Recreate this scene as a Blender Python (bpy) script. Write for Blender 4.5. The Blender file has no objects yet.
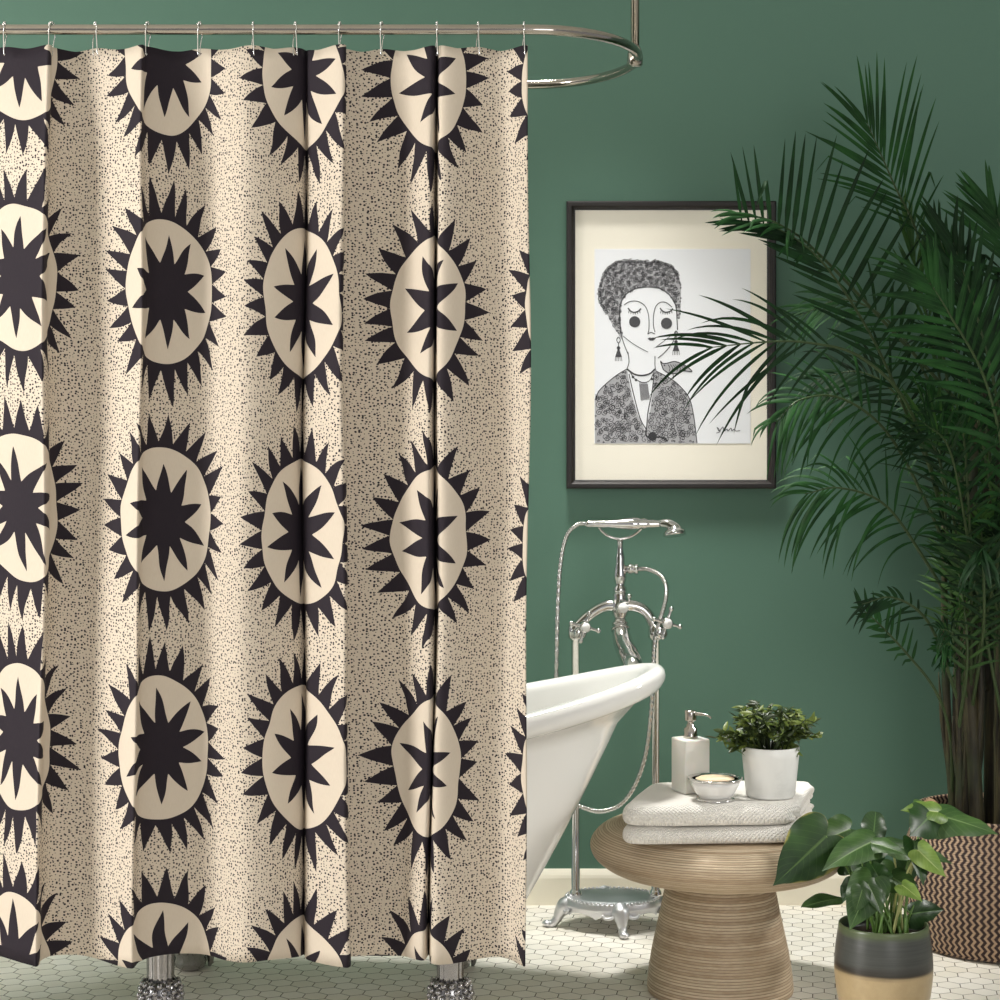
import bpy, bmesh, math, random
from mathutils import Vector, Matrix, noise
PI = math.pi
sc = bpy.context.scene
C = bpy.context.collection
F, H, HY = 1974.0, 1.26, 420.0        # focal length in px, eye height, horizon row
WALL = 5.14

def P(x, y, D):                        # a point seen at (x, y) standing D metres away
    return Vector(((x-500)*D/F, D, H-(y-HY)*D/F))
def R(d): return math.radians(d)
def lerp(a, b, t): return a+(b-a)*t
def smooth(t): t = max(0, min(1, t)); return t*t*(3-2*t)

# ---------------------------------------------------------------- objects
def obj(name, bm, mat, parent=None, smoothit=True, loc=None):
    me = bpy.data.meshes.new(name)
    if isinstance(bm, bmesh.types.BMesh):
        bm.to_mesh(me); bm.free()
    else:
        me.from_pydata([tuple(v) for v in bm[0]], [], bm[1])
    me.validate()
    if smoothit: me.polygons.foreach_set('use_smooth', [True]*len(me.polygons))
    for m in (mat if isinstance(mat, (list, tuple)) else [mat]):
        me.materials.append(m)
    o = bpy.data.objects.new(name, me); C.objects.link(o)
    if parent is not None:
        o.parent = parent
        base = parent.location.copy()
        if parent.parent: base += parent.parent.location
        me.transform(Matrix.Translation(-base)) if loc is None else None
    elif loc is not None:
        me.transform(Matrix.Translation(-Vector(loc))); o.location = loc
    me.update()
    return o
def tag(o, label, cat, group=None):
    o['label'] = label; o['category'] = cat
    if group: o['group'] = group
    return o
def thing(name, label, cat, loc, group=None):
    o = bpy.data.objects.new(name, None); C.objects.link(o); o.location = loc; o.empty_display_size = .05
    return tag(o, label, cat, group)
def struct(o): o['kind'] = 'structure'; return o

# ---------------------------------------------------------------- mesh helpers
class MB:
    def __init__(s): s.v = []; s.f = []; s.uv = None
    def add(s, vs, fs):
        n = len(s.v); s.v += [Vector(v) for v in vs]; s.f += [tuple(i+n for i in f) for f in fs]; return s
    def build(s, name, mat, parent=None, smoothit=True, loc=None): return obj(name, (s.v, s.f), mat, parent, smoothit, loc)
def catmull(pts, n=8, closed=False):
    pts = [Vector(p) for p in pts]; out = []; N = len(pts)
    segs = N if closed else N-1
    for i in range(segs):
        if closed: p0, p1, p2, p3 = (pts[(i+k-1) % N] for k in range(4))
        else:
            p1, p2 = pts[i], pts[i+1]
            p0 = pts[i-1] if i else p1*2-p2
            p3 = pts[i+2] if i+2 < N else p2*2-p1
        for k in range(n):
            t = k/n
            out.append(.5*((2*p1)+(p2-p0)*t+(2*p0-5*p1+4*p2-p3)*t*t+(3*p1-p0-3*p2+p3)*t**3))
    if not closed: out.append(pts[-1])
    return out
def tube(mb, pts, r, seg=12, closed=False, cap=True, sy=1.0):
    pts = [Vector(p) for p in pts]; N = len(pts)
    rs = r if isinstance(r, (list, tuple)) else [r]*N
    up = None; vs = []
    for i in range(N):
        if closed: t = pts[(i+1) % N]-pts[i-1]
        else: t = pts[min(i+1, N-1)]-pts[max(i-1, 0)]
        t = t.normalized() if t.length > 1e-9 else Vector((0, 0, 1))
        if up is None:
            up = Vector((0, 0, 1)) if abs(t.z) < .9 else Vector((0, 1, 0))
        a = (up-t*up.dot(t)).normalized(); b = t.cross(a); up = a
        for k in range(seg):
            q = 2*PI*k/seg
            vs.append(pts[i]+(a*math.cos(q)*sy+b*math.sin(q))*rs[i])
    fs = []
    for i in range(N if closed else N-1):
        j = (i+1) % N
        for k in range(seg):
            l = (k+1) % seg
            fs.append((i*seg+k, i*seg+l, j*seg+l, j*seg+k))
    if not closed and cap:
        fs.append(tuple(range(seg-1, -1, -1))); fs.append(tuple((N-1)*seg+k for k in range(seg)))
    mb.add(vs, fs); return mb
def resample(rs, n):
    out = []
    for i in range(n):
        t = i*(len(rs)-1)/(n-1); k = min(int(t), len(rs)-2); out.append(lerp(rs[k], rs[k+1], t-k))
    return out
def lathe(mb, prof, c=(0, 0, 0), seg=48, axis=None, wob=None, sx=1, sy=1):
    """prof = [(r, z)...]; axis: optional direction"""
    c = Vector(c); n = len(prof); vs = []
    if axis is not None:
        q = Vector(axis).to_track_quat('Z', 'Y')
    for (r, z) in prof:
        for k in range(seg):
            a = 2*PI*k/seg
            rr = r if wob is None else r*(1+wob(a, z))
            v = Vector((rr*math.cos(a)*sx, rr*math.sin(a)*sy, z))
            if axis is not None: v = q @ v
            vs.append(c+v)
    fs = []
    for i in range(n-1):
        for k in range(seg):
            l = (k+1) % seg
            fs.append((i*seg+k, i*seg+l, (i+1)*seg+l, (i+1)*seg+k))
    if prof[0][0] > 1e-6: fs.append(tuple(range(seg-1, -1, -1)))
    if prof[-1][0] > 1e-6: fs.append(tuple((n-1)*seg+k for k in range(seg)))
    mb.add(vs, fs); return mb
def sphere(mb, c, r, seg=16, sc_=(1, 1, 1)):
    vs = []; n = seg//2
    for i in range(n+1):
        th = PI*i/n
        for k in range(seg):
            a = 2*PI*k/seg
            vs.append(Vector(c)+Vector((r*math.sin(th)*math.cos(a)*sc_[0], r*math.sin(th)*math.sin(a)*sc_[1], r*math.cos(th)*sc_[2])))
    fs = [(i*seg+k, (i+1)*seg+k, (i+1)*seg+(k+1) % seg, i*seg+(k+1) % seg) for i in range(n) for k in range(seg)]
    mb.add(vs, fs); return mb
def box_bm(x0, x1, y0, y1, z0, z1, bev=0, seg=2):
    bm = bmesh.new(); bmesh.ops.create_cube(bm, size=1)
    for v in bm.verts: v.co = Vector((lerp(x0, x1, v.co.x+.5), lerp(y0, y1, v.co.y+.5), lerp(z0, z1, v.co.z+.5)))
    if bev: bmesh.ops.bevel(bm, geom=bm.edges[:], offset=bev, segments=seg, profile=.5, affect='EDGES')
    return bm
def set_uv(o, uvs):                    # one uv per vertex
    me = o.data; l = me.uv_layers.new(name='UVMap')
    for lp in me.loops: l.data[lp.index].uv = uvs[lp.vertex_index]

# ---------------------------------------------------------------- materials
def srgb(r, g, b):
    f = lambda c: (c/255/12.92) if c/255 <= .04045 else ((c/255+.055)/1.055)**2.4
    return (f(r), f(g), f(b), 1)
class X:                               # tiny expression layer over math nodes
    def __init__(s, nt, k): s.nt, s.k = nt, k
    def m(s, op, *a):
        n = s.nt.nodes.new('ShaderNodeMath'); n.operation = op
        for i, q in enumerate((s,)+a):
            if isinstance(q, X): s.nt.links.new(q.k, n.inputs[i])
            else: n.inputs[i].default_value = q
        return X(s.nt, n.outputs[0])
    def __add__(s, o): return s.m('ADD', o)
    __radd__ = __add__
    def __sub__(s, o): return s.m('SUBTRACT', o)
    def __mul__(s, o): return s.m('MULTIPLY', o)
    __rmul__ = __mul__
    def __truediv__(s, o): return s.m('DIVIDE', o)
    def __rsub__(s, o): return (s*-1)+o
    def lt(s, o): return s.m('LESS_THAN', o)
    def gt(s, o): return s.m('GREATER_THAN', o)
    def floor(s): return s.m('FLOOR')
    def frac(s): return s.m('FRACT')
    def abs(s): return s.m('ABSOLUTE')
    def pow(s, p): return s.m('POWER', p)
    def clamp(s): return s.m('MINIMUM', 1).m('MAXIMUM', 0)
    def soft(s, e0, e1):               # smoothstep
        n = s.nt.nodes.new('ShaderNodeMapRange'); n.interpolation_type = 'SMOOTHSTEP'
        s.nt.links.new(s.k, n.inputs[0]); n.inputs[1].default_value = e0; n.inputs[2].default_value = e1
        return X(s.nt, n.outputs[0])
def newmat(name):
    m = bpy.data.materials.new(name); m.use_nodes = True
    return m, m.node_tree, m.node_tree.nodes['Principled BSDF']
def mat(name, col, rough=.5, metal=0, **kw):
    m, nt, b = newmat(name)
    b.inputs['Base Color'].default_value = col; b.inputs['Roughness'].default_value = rough; b.inputs['Metallic'].default_value = metal
    for k, v in kw.items(): b.inputs[k.replace('_', ' ')].default_value = v
    return m
def coords(nt, kind='Object'):
    tc = nt.nodes.new('ShaderNodeTexCoord'); sp = nt.nodes.new('ShaderNodeSeparateXYZ')
    nt.links.new(tc.outputs[kind], sp.inputs[0])
    return X(nt, sp.outputs[0]), X(nt, sp.outputs[1]), X(nt, sp.outputs[2]), tc.outputs[kind]
def vec(nt, x, y, z=0.0):
    n = nt.nodes.new('ShaderNodeCombineXYZ')
    for i, q in enumerate((x, y, z)):
        if isinstance(q, X): nt.links.new(q.k, n.inputs[i])
        else: n.inputs[i].default_value = q
    return n.outputs[0]
def noise_(nt, v, scale, detail=2, rough=.5):
    n = nt.nodes.new('ShaderNodeTexNoise'); nt.links.new(v, n.inputs['Vector'])
    n.inputs['Scale'].default_value = scale; n.inputs['Detail'].default_value = detail; n.inputs['Roughness'].default_value = rough
    return X(nt, n.outputs['Fac'])
def white(nt, v):
    n = nt.nodes.new('ShaderNodeTexWhiteNoise'); n.noise_dimensions = '3D'; nt.links.new(v, n.inputs['Vector'])
    return X(nt, n.outputs['Value'])
def mixc(nt, fac, a, b):
    n = nt.nodes.new('ShaderNodeMix'); n.data_type = 'RGBA'
    if isinstance(fac, X): nt.links.new(fac.k, n.inputs[0])
    else: n.inputs[0].default_value = fac
    for i, q in ((6, a), (7, b)):
        if hasattr(q, 'links'): nt.links.new(q, n.inputs[i])
        else: n.inputs[i].default_value = q
    return n.outputs[2]
def bump(nt, b, h, dist=.001, strength=1):
    n = nt.nodes.new('ShaderNodeBump'); n.inputs['Distance'].default_value = dist; n.inputs['Strength'].default_value = strength
    nt.links.new(h.k, n.inputs['Height']); nt.links.new(n.outputs[0], b.inputs['Normal'])

# wall paint
m_wall, nt, b = newmat('green_paint')
x, y, z, v = coords(nt)
n1 = noise_(nt, v, 1.3, 3); n2 = noise_(nt, v, 260, 2)
nt.links.new(mixc(nt, n1, srgb(82, 118, 101), srgb(88, 123, 106)), b.inputs['Base Color'])
b.inputs['Roughness'].default_value = .62; bump(nt, b, n2, .0006, .3)
# hexagon mosaic floor
m_floor, nt, b = newmat('hexagon_mosaic')
x, y, z, v = coords(nt)
ca, sa = math.cos(R(-9)), math.sin(R(-9)); T = .05
wx = noise_(nt, v, 9, 1)-.5
u = (x*ca+y*sa)*(1/T)+wx*.05; w = (y*ca-x*sa)*(1/T)
def hexd(u, w):                        # distance to the hexagon's edge in one of the two lattices
    a = (u.frac()-.5).abs(); q = ((w*(1/math.sqrt(3))).frac()-.5).abs()*math.sqrt(3)
    d = a.m('MAXIMUM', a*.5+q*(math.sqrt(3)/2))
    return d
d1 = hexd(u, w); d2 = hexd(u+.5, w+math.sqrt(3)/2)
d = d1.m('MINIMUM', d2)
pick = d1.lt(d2)
cid = vec(nt, (u*pick).floor()+((u+.5)*(1-pick)).floor()*1.0, ((w*(1/math.sqrt(3))).floor())*pick+((w+math.sqrt(3)/2)*(1/math.sqrt(3))).floor()*(1-pick), pick)
rnd = white(nt, cid)
gr = d.soft(.474, .487)
stain = noise_(nt, v, 2.2, 3)
tile = mixc(nt, rnd, srgb(242, 238, 229), srgb(233, 228, 216))
tile = mixc(nt, stain.soft(.45, .75)*.35, tile, srgb(214, 203, 176))
gc = mixc(nt, noise_(nt, v, 30, 2).soft(.3, .7), srgb(56, 44, 32), srgb(120, 108, 86))
nt.links.new(mixc(nt, gr, tile, gc), b.inputs['Base Color'])
nt.links.new((gr*.4+.5).k, b.inputs['Roughness']); bump(nt, b, 1-gr, .0012, .6)
m_trim = mat('cream_trim_paint', srgb(246, 240, 222), .45)
m_ceil = mat('white_ceiling_paint', srgb(236, 234, 228), .8)
m_chrome = mat('polished_chrome', (.74, .73, .72, 1), .1, 1)
m_nickel = mat('brushed_nickel_rail', (.46, .42, .37, 1), .12, 1)
m_castmetal = mat('cast_chrome', (.66, .66, .68, 1), .42, 1)
m_clawm = mat('dark_cast_claw', (.36, .35, .35, 1), .24, 1)
m_steel = mat('satin_steel', (.52, .48, .43, 1), .22, 1)
m_porc = mat('white_porcelain', srgb(246, 245, 242), .12, 0, Coat_Weight=.5, Coat_Roughness=.05)
m_enamel = mat('white_tub_enamel', srgb(251, 250, 246), .16, 0, Coat_Weight=.4, Coat_Roughness=.06)
m_soil = mat('potting_soil', srgb(48, 36, 26), .95)

# curtain print ------------------------------------------------------------
m_curt, nt, b = newmat('sun_print_cotton')
U, V, _, uvv = coords(nt, 'UV')
PU, PV = 1.0, .461
def curtain_cell(nt, U, V):
    ci = (U+.5).floor(); dxn = U-ci
    dy = V/PV; cj = (dy+.5).floor(); dyn = (dy-cj)*PV
    return ci, cj, dxn*.366, dyn
ci, cj, dx, dy = curtain_cell(nt, U, V)
wv = vec(nt, dx, dy, ci*3.1+cj*1.7)
wob = noise_(nt, wv, 9, 1)-.5; wob2 = noise_(nt, wv, 7, 1, .4)-.5
ex = (dx+wob*.03)/.114; ey = (dy+wob2*.03)/.146
rr = (ex*ex+ey*ey).pow(.5); th = ey.m('ARCTAN2', ex)/(2*PI)+.5
wr = noise_(nt, wv, 60, 1)-.5
def spikes(n, seed, lo, hi, p, vary, jit):
    q = th*n; k = q.floor()
    rv = white(nt, vec(nt, k, ci+seed, cj)); rj = white(nt, vec(nt, k, ci+seed+.5, cj+9.3))
    mid = .5+(rj-.5)*jit; fr = q.frac()
    t1 = fr/mid; t2 = (1-fr)/(1-mid)
    s = t1.m('MINIMUM', t2).m('MAXIMUM', 0).pow(p)
    return lo+s*(hi*(1-rv*vary))
c2 = (ex*ex)/(rr*rr+.0001)
outer = (rr*(c2*.08+1)).lt(spikes(25, 2.0, 1.085, .51, 1.12, .25, .42)+wr*.03)
inner = rr.lt(1.0)
star = rr.lt(spikes(10, 7.0, .40, .52, 1.35, .3, .35))
vn = nt.nodes.new('ShaderNodeTexVoronoi'); vn.feature = 'F1'; vn.voronoi_dimensions = '2D'; vn.inputs['Scale'].default_value = 1/.0061
dv = vec(nt, U*.366, V, 0.0); nt.links.new(dv, vn.inputs['Vector']); vn.inputs['Randomness'].default_value = .85
sepc = nt.nodes.new('ShaderNodeSeparateColor'); nt.links.new(vn.outputs['Color'], sepc.inputs[0])
dots = X(nt, vn.outputs['Distance']).lt(X(nt, sepc.outputs[0])*.22+.12)
ink = (outer*(1-inner)).m('MAXIMUM', star).m('MAXIMUM', dots*(1-outer))
wp = noise_(nt, vec(nt, U*.366, V*.1, 0.0), 900, 2)
cr = mixc(nt, wp, srgb(219, 207, 190), srgb(207, 193, 174))
nt.links.new(mixc(nt, ink, cr, mixc(nt, wp, srgb(34, 28, 36), srgb(44, 37, 44))), b.inputs['Base Color'])
b.inputs['Roughness'].default_value = .78; b.inputs['Specular IOR Level'].default_value = .25
bump(nt, b, noise_(nt, vec(nt, U*.366, V, 0.0), 500, 2), .0006, .35)

# ================================================================ ROOM
def quad(name, p, m):
    return struct(obj(name, (p, [(0, 1, 2, 3)]), m, None, False))
o = struct(obj('wall_back', box_bm(-4.5, 4.5, WALL, WALL+.12, 0, 2.75), m_wall, None, False))
o = struct(obj('floor', box_bm(-4.5, 4.5, -1.5, WALL+.12, -.1, 0), m_floor, None, False))
o = struct(obj('ceiling', box_bm(-4.5, 4.5, 1.2, WALL+.12, 2.75, 2.87), m_ceil, None, False))
mb = MB()
prof = [(0, 0), (0, .092), (-.006, .092), (-.011, .084), (-.014, .078), (-.016, .07), (-.016, 0)]
vs = [(xx, WALL+p[0]-.0, p[1]) for xx in (-4.5, 4.5) for p in prof]
mb.add(vs, [(i, (i+1) % 7, (i+1) % 7+7, i+7) for i in range(7)])
struct(mb.build('baseboard_back', m_trim, None, False))

# ================================================================ RAIL AND CURTAIN
D1, D2, ZR = 3.96, 4.61, H+.783
rail = thing('shower_rail', 'polished oval shower rail running above the patterned curtain', 'shower rail', (-.45, (D1+D2)/2, ZR))
pts = []
XR, XL, AX, AY, CY = .065, -1.0, .232, (D2-D1)/2, (D1+D2)/2
for i in range(12): pts.append((lerp(XL, XR, i/12), D1, ZR))
for i in range(28):
    a = -PI/2+PI*i/28; pts.append((XR+AX*math.cos(a), CY+AY*math.sin(a), ZR))
for i in range(12): pts.append((lerp(XR, XL, i/12), D2, ZR))
for i in range(28):
    a = PI/2+PI*i/28; pts.append((XL+AX*math.cos(a), CY+AY*math.sin(a), ZR))
tube(MB(), pts, .0105, 16, closed=True).build('oval_rail', m_nickel, rail)
for sx in (XR+AX-.004, XL-AX+.004):
    m_ = MB(); tube(m_, [(sx, CY, ZR+.012), (sx, CY, 2.75)], .0095, 14)
    lathe(m_, [(.012, -.016), (.0165, -.012), (.0175, 0), (.0165, .012), (.013, .022), (.0095, .03)], (sx, CY, ZR), 18)
    lathe(m_, [(.035, 0), (.035, -.005), (.02, -.012), (.0095, -.02)], (sx, CY, 2.75), 24)
    m_.build('ceiling_support', m_nickel, rail)

# knots of the cloth: x in px at top and bottom, depth offset from the rail in m
KN = [(-330, -330, .0), (-290, -290, .03), (-250, -250, -.03), (-205, -205, .03), (-160, -160, -.03), (-120, -120, .03), (-80, -80, -.02), (-50, -50, .03), (-15, -15, .02), (18, 14, -.01), (44, 36, -.032), (51, 41, -.038), (52.5, 42, -.02), (51, 41, .005), (60, 50, .034), (80, 76, .038),
      (100, 98, .02), (124, 120, -.012), (139, 134, -.036), (144, 139, -.042), (145, 140, -.03), (147, 142, -.008), (158, 153, .016), (180, 178, .032),
      (203, 203, .03), (222, 222, .0), (243, 243, -.026), (262, 262, -.022), (285, 285, .000), (300, 296, .022), (304.5, 300.5, .05), (309, 305, .022), (323, 321, -.006),
      (338, 340, -.038), (345, 347, -.044), (346, 348, -.022), (338, 340, .012), (350, 352, .036), (375, 376, .04), (404, 402, .025),
      (424, 418, -.018), (433.5, 426.5, -.024), (437, 430, .024), (440.5, 433.5, -.024), (453, 447, -.026), (478, 474, .004), (500, 498, .022), (512, 512, .008), (522, 522, -.02), (527, 527, -.028), (526, 526, -.012), (521, 521, .008)]
def arc_curve(col):
    pts = [Vector((k[col], k[2]*498, 0)) for k in KN]   # in px units
    d = catmull(pts, 14)
    return d
def relax(d, n=3):
    for _ in range(n):
        d = [d[0]]+[(d[i-1]+d[i]*2+d[i+1])/4 for i in range(1, len(d)-1)]+[d[-1]]
    return d
ct, cb = relax(arc_curve(0)), relax(arc_curve(1))
arc = [0]
for i in range(1, len(ct)): arc.append(arc[-1]+((ct[i]-ct[i-1]).length+(cb[i]-cb[i-1]).length)/2)
def arc_at(xpx, nth=0):               # arclength where the outline passes xpx (mean of top and bottom)
    hits = []
    for i in range(1, len(ct)):
        a = (ct[i-1].x+cb[i-1].x)/2; c = (ct[i].x+cb[i].x)/2
        if a <= xpx < c: hits.append(lerp(arc[i-1], arc[i], (xpx-a)/(c-a)))
    return hits[nth] if hits else arc[-1]
# columns of suns: where their centres show; between them the print runs evenly along the cloth
cols = [(-1, arc_at(-118)), (0, arc_at(18)), (1, arc_at(162)), (2, arc_at(301)), (3, arc_at(432.5)), (4, arc[-1]+34)]
WARP = cols
def u_of(s):
    for (a, sa_), (b2, sb) in zip(WARP, WARP[1:]):
        if s <= sb or b2 == WARP[-1][0]: return a+(s-sa_)/(sb-sa_)
YC = {-2: 262, -1: 270, 0: 277, 1: 290, 2: 302, 3: 309, 4: 312, 5: 312}
def y_of(u):
    k = math.floor(u); k = max(-2, min(4, k)); t = max(0, min(1, u-k))
    return lerp(YC[k], YC[k+1], t)
print('ARC cols', [(c[0], round(c[1])) for c in cols], 'pitch', [round(cols[i+1][1]-cols[i][1]) for i in range(5)])
HOOKS = [5, 52, 95, 148, 200, 253, 295, 340, 382, 437, 478, 524]
NV = 70
ZT, ZB = ZR-.034, .176
verts = []; uvs = []
n = len(ct)
for j in range(NV+1):
    t = j/NV
    for i in range(n):
        x_ = lerp(ct[i].x, cb[i].x, t); off = lerp(ct[i].y, cb[i].y, t)/498
        s = arc[i]
        # folds are softer at the very top, wander a little lower down
        amp = lerp(.62, 1, smooth(t*7))*lerp(1, 1.06, t)
        off *= amp
        x_ += 2.2*math.sin(t*5.1+s*.011)*smooth(t*3)+1.2*math.sin(t*13+s*.03)*smooth(t*3)
        if i > n-30: x_ = lerp(x_, 526.5, 0) 
        off += .004*math.sin(t*8+s*.02)*smooth(t*4)
        zt = ZT
        dh = min(abs(ct[i].x-h) for h in HOOKS) if ct[i].x > -10 else 0
        zt -= .006*smooth(dh/24)
        zb = ZB+.004*math.sin(s*.02)+.003*math.sin(s*.051+1)
        z_ = lerp(zt, zb, t)
        verts.append(((x_-500)/498.5, D1+.002+off, z_))
        u = u_of(s)
        ymid = y_of(u)
        zc = H-(ymid-HY)*D1/F
        uvs.append((u, lerp(ZT, ZB, t)-zc+(z_-lerp(ZT, ZB, t))*.5))
faces = [(j*n+i, j*n+i+1, (j+1)*n+i+1, (j+1)*n+i) for j in range(NV) for i in range(n-1)]
cur = obj('shower_curtain', (verts, faces), m_curt, None, True, (-.45, D1, ZT))
set_uv(cur, uvs)
tag(cur, 'cream shower curtain with black spiky suns and tiny dots, hanging from the rail', 'shower curtain')
md = cur.modifiers.new('cloth', 'SOLIDIFY'); md.thickness = .0016; md.offset = 0

def curtain_y(xpx):
    best = min((i for i in range(n)), key=lambda i: abs(ct[i].x-xpx)+(.2*abs(ct[i].y)))
    return verts[best][1]
ordn = ['leftmost', 'second', 'third', 'fourth', 'fifth', 'sixth', 'seventh', 'eighth', 'ninth', 'tenth', 'eleventh', 'last']
hookproto = None
for q, hx in enumerate(HOOKS):
    cx = (hx-500)*D1/F
    lab = ordn[q]+(' chrome curtain hook from the left along the front rail' if 0 < q < 11 else (' chrome curtain hook, at the left edge of the photo' if q == 0 else ' chrome curtain hook on the right, at the curtain corner'))
    if hookproto is None:
        hk = thing('curtain_hook', lab, 'curtain hook', (cx, D1, ZR), 'curtain hooks along the front rail')
        m_ = MB(); path = []
        for i in range(15):
            a = R(-20)+R(220)*i/14; path.append((cx+.0015*math.sin(i), D1-.0135*math.cos(a)*1.0, ZR+.0135*math.sin(a)))
        path = [(cx+.003, D1-.010, ZR-.05), (cx+.003, D1-.016, ZR-.054), (cx+.002, D1-.0175, ZR-.048), (cx+.001, D1-.015, ZR-.02)]+path+[(cx-.002, D1+.012, ZR-.02), (cx-.003, D1+.008, ZR-.04), (cx-.002, D1+.004, ZR-.052)]
        tube(m_, catmull(path, 3), .0012, 6).build('wire_hook', m_chrome, hk)
        m2 = MB()
        for i in range(5):
            a = R(35)+R(110)*i/4; sphere(m2, (cx, D1-.0145*math.cos(a), ZR+.0145*math.sin(a)), .0026, 8)
        m2.build('roller_bead', m_chrome, hk)
        hookproto = hk
    else:
        hk = hookproto.copy(); C.objects.link(hk); hk.location = (cx, D1, ZR); hk['label'] = lab
        hk.rotation_euler.z = R(random.Random(q).uniform(-22, 22))
        for ch in hookproto.children:
            c2 = ch.copy(); C.objects.link(c2); c2.parent = hk

# ================================================================ BATHTUB
TC = Vector((-.45, 4.336, 0))
def zrim(xw): return .56+.142*min(1.1, ((xw+.55)/.91)**2) if xw > -.55 else .56+.142*min(1.1, ((xw+.55)/.91)**2)
tub = thing('bathtub', 'white freestanding slipper bathtub with a rolled rim, behind the curtain', 'bathtub', (TC.x, TC.y, 0))
SEG = 96
def ring_pt(a, xr_, xl_, b_, z_fun, e=2.25):
    ca_, sa_ = math.cos(a), math.sin(a)
    cx_ = abs(ca_)**(2/e)*(1 if ca_ >= 0 else -1); sy_ = abs(sa_)**(2/e)*(1 if sa_ >= 0 else -1)
    xx = TC.x+(cx_*xr_ if ca_ >= 0 else cx_*xl_)
    return Vector((xx, TC.y+sy_*b_, z_fun(xx)))
levels = []
ZB0 = .175
# outside: from the middle of the underside outwards and up to the rim
def lev(z0, xr_, b_, frac=None):
    # frac: 0 at bottom .. 1 at rim underside; z follows the sweep of the rim
    if frac is None: levels.append((xr_, b_, lambda xx, z0=z0: z0))
    else: levels.append((xr_, b_, lambda xx, fr=frac: lerp(ZB0+.03, zrim(xx)-.05, fr)))
lev(ZB0-.01, .02, .02); lev(ZB0-.01, .25, .1); lev(ZB0-.007, .38, .155); lev(ZB0+.002, .44, .185); lev(ZB0+.018, .485, .205)
for fr in (0, .1, .25, .4, .55, .7, .85, .95): lev(0, .505+.215*fr**1.0, .215+.06*fr**.8, fr)
# rolled rim
for a in range(0, 13):
    q = R(200-a*19.5)
    def fz(xx, q=q): return zrim(xx)-.004+.0265*math.sin(q+R(30))
    levels.append((.785+.031*math.cos(q+PI*.0+R(150-150))*(-1)*(-1), .292+.031*math.cos(q), fz))
# the roll goes from underside (angle ~ 200) over outer side... reorder so it sweeps under -> out -> over -> in
roll = levels[-13:]; levels = levels[:-13]
for k in range(15):
    q = R(-125+k*21)       # -125 under/inside, 0 outside, 90 top, 169 inner lip
    def fz(xx, q=q): return zrim(xx)+.027*math.sin(q)
    levels.append((.785+.028*math.cos(q), .286+.026*math.cos(q), fz))
# inside
for fr in (.96, .85, .7, .55, .4, .25, .1, 0):
    levels.append((.49+.225*fr, .2+.06*fr**.8, lambda xx, fr=fr: lerp(ZB0+.035, zrim(xx)-.03, fr)))
levels.append((.44, .17, lambda xx: ZB0+.016)); levels.append((.3, .11, lambda xx: ZB0+.01)); levels.append((.02, .01, lambda xx: ZB0+.008))
vs = []
for (xr_, b_, fz) in levels:
    for k in range(SEG): vs.append(ring_pt(2*PI*k/SEG, xr_, xr_, b_, fz))
fs = [(i*SEG+k, i*SEG+(k+1) % SEG, (i+1)*SEG+(k+1) % SEG, (i+1)*SEG+k) for i in range(len(levels)-1) for k in range(SEG)]
fs.append(tuple(range(SEG-1, -1, -1))); fs.append(tuple((len(levels)-1)*SEG+k for k in range(SEG)))
obj('tub_shell', (vs, fs), m_enamel, tub)
def claw_foot(x0, y0, sgn):
    m_ = MB(); m2 = MB()
    # fluted ankle
    prof = [(.045, .235), (.043, .215), (.034, .19), (.029, .165), (.0275, .14), (.027, .115), (.0265, .1), (.029, .088)]
    lathe(m_, prof, (x0, y0, 0), 54, wob=lambda a, z: .07*math.cos(a*13))
    # scaly knuckle ring and ball
    lathe(m_, [(.029, .09), (.036, .082), (.041, .068), (.042, .052), (.039, .04), (.034, .03), (.036, .02), (.034, .008), (.02, 0)], (x0, y0, 0), 36)
    for r_ in range(4):
        for k in range(13):
            a = 2*PI*(k+.5*(r_ % 2))/13; zz = .084-.012*r_; rad = [.037, .042, .044, .0415][r_]
            sphere(m_, (x0+rad*math.cos(a), y0+rad*math.sin(a), zz), .0072, 8)
    for k in range(5):
        a = -PI/2*sgn+R(-70+35*k)
        tube(m_, catmull([(x0+.028*math.cos(a), y0+.028*math.sin(a), .05), (x0+.045*math.cos(a), y0+.045*math.sin(a), .036), (x0+.046*math.cos(a), y0+.046*math.sin(a), .014), (x0+.043*math.cos(a), y0+.043*math.sin(a), .003)], 4), resample([.009, .01, .007, .003], 13), 8)
    m_.build('claw_foot', m_clawm, tub)
for fx in (-.104, -.71):
    for fy, sgn in ((4.13, 1), (4.53, -1)): claw_foot(fx, fy, sgn)

# ================================================================ TUB FAUCET
DF = 4.92
fc = P(612, 895, DF); fc.z = 0
fau = thing('tub_faucet', 'chrome floor-standing bath faucet on an oval footed base beside the tub', 'faucet', fc)
xl_, xr_ = P(575.5, 0, DF).x, P(655.5, 0, DF).x
m_ = MB()
ov = lambda r, z: (r, z)
lathe(m_, [(.0, .076), (.09, .076), (.1, .075), (.106, .071), (.112, .074), (.117, .07), (.118, .064), (.121, .06), (.121, .054), (.112, .05), (.09, .05), (0, .05)][::-1], (fc.x, DF, 0), 64, sx=1, sy=.78)
for k in range(64):
    a = 2*PI*k/64; sphere(m_, (fc.x+.114*math.cos(a), DF+.114*.78*math.sin(a), .073), .0042, 8)
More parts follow.
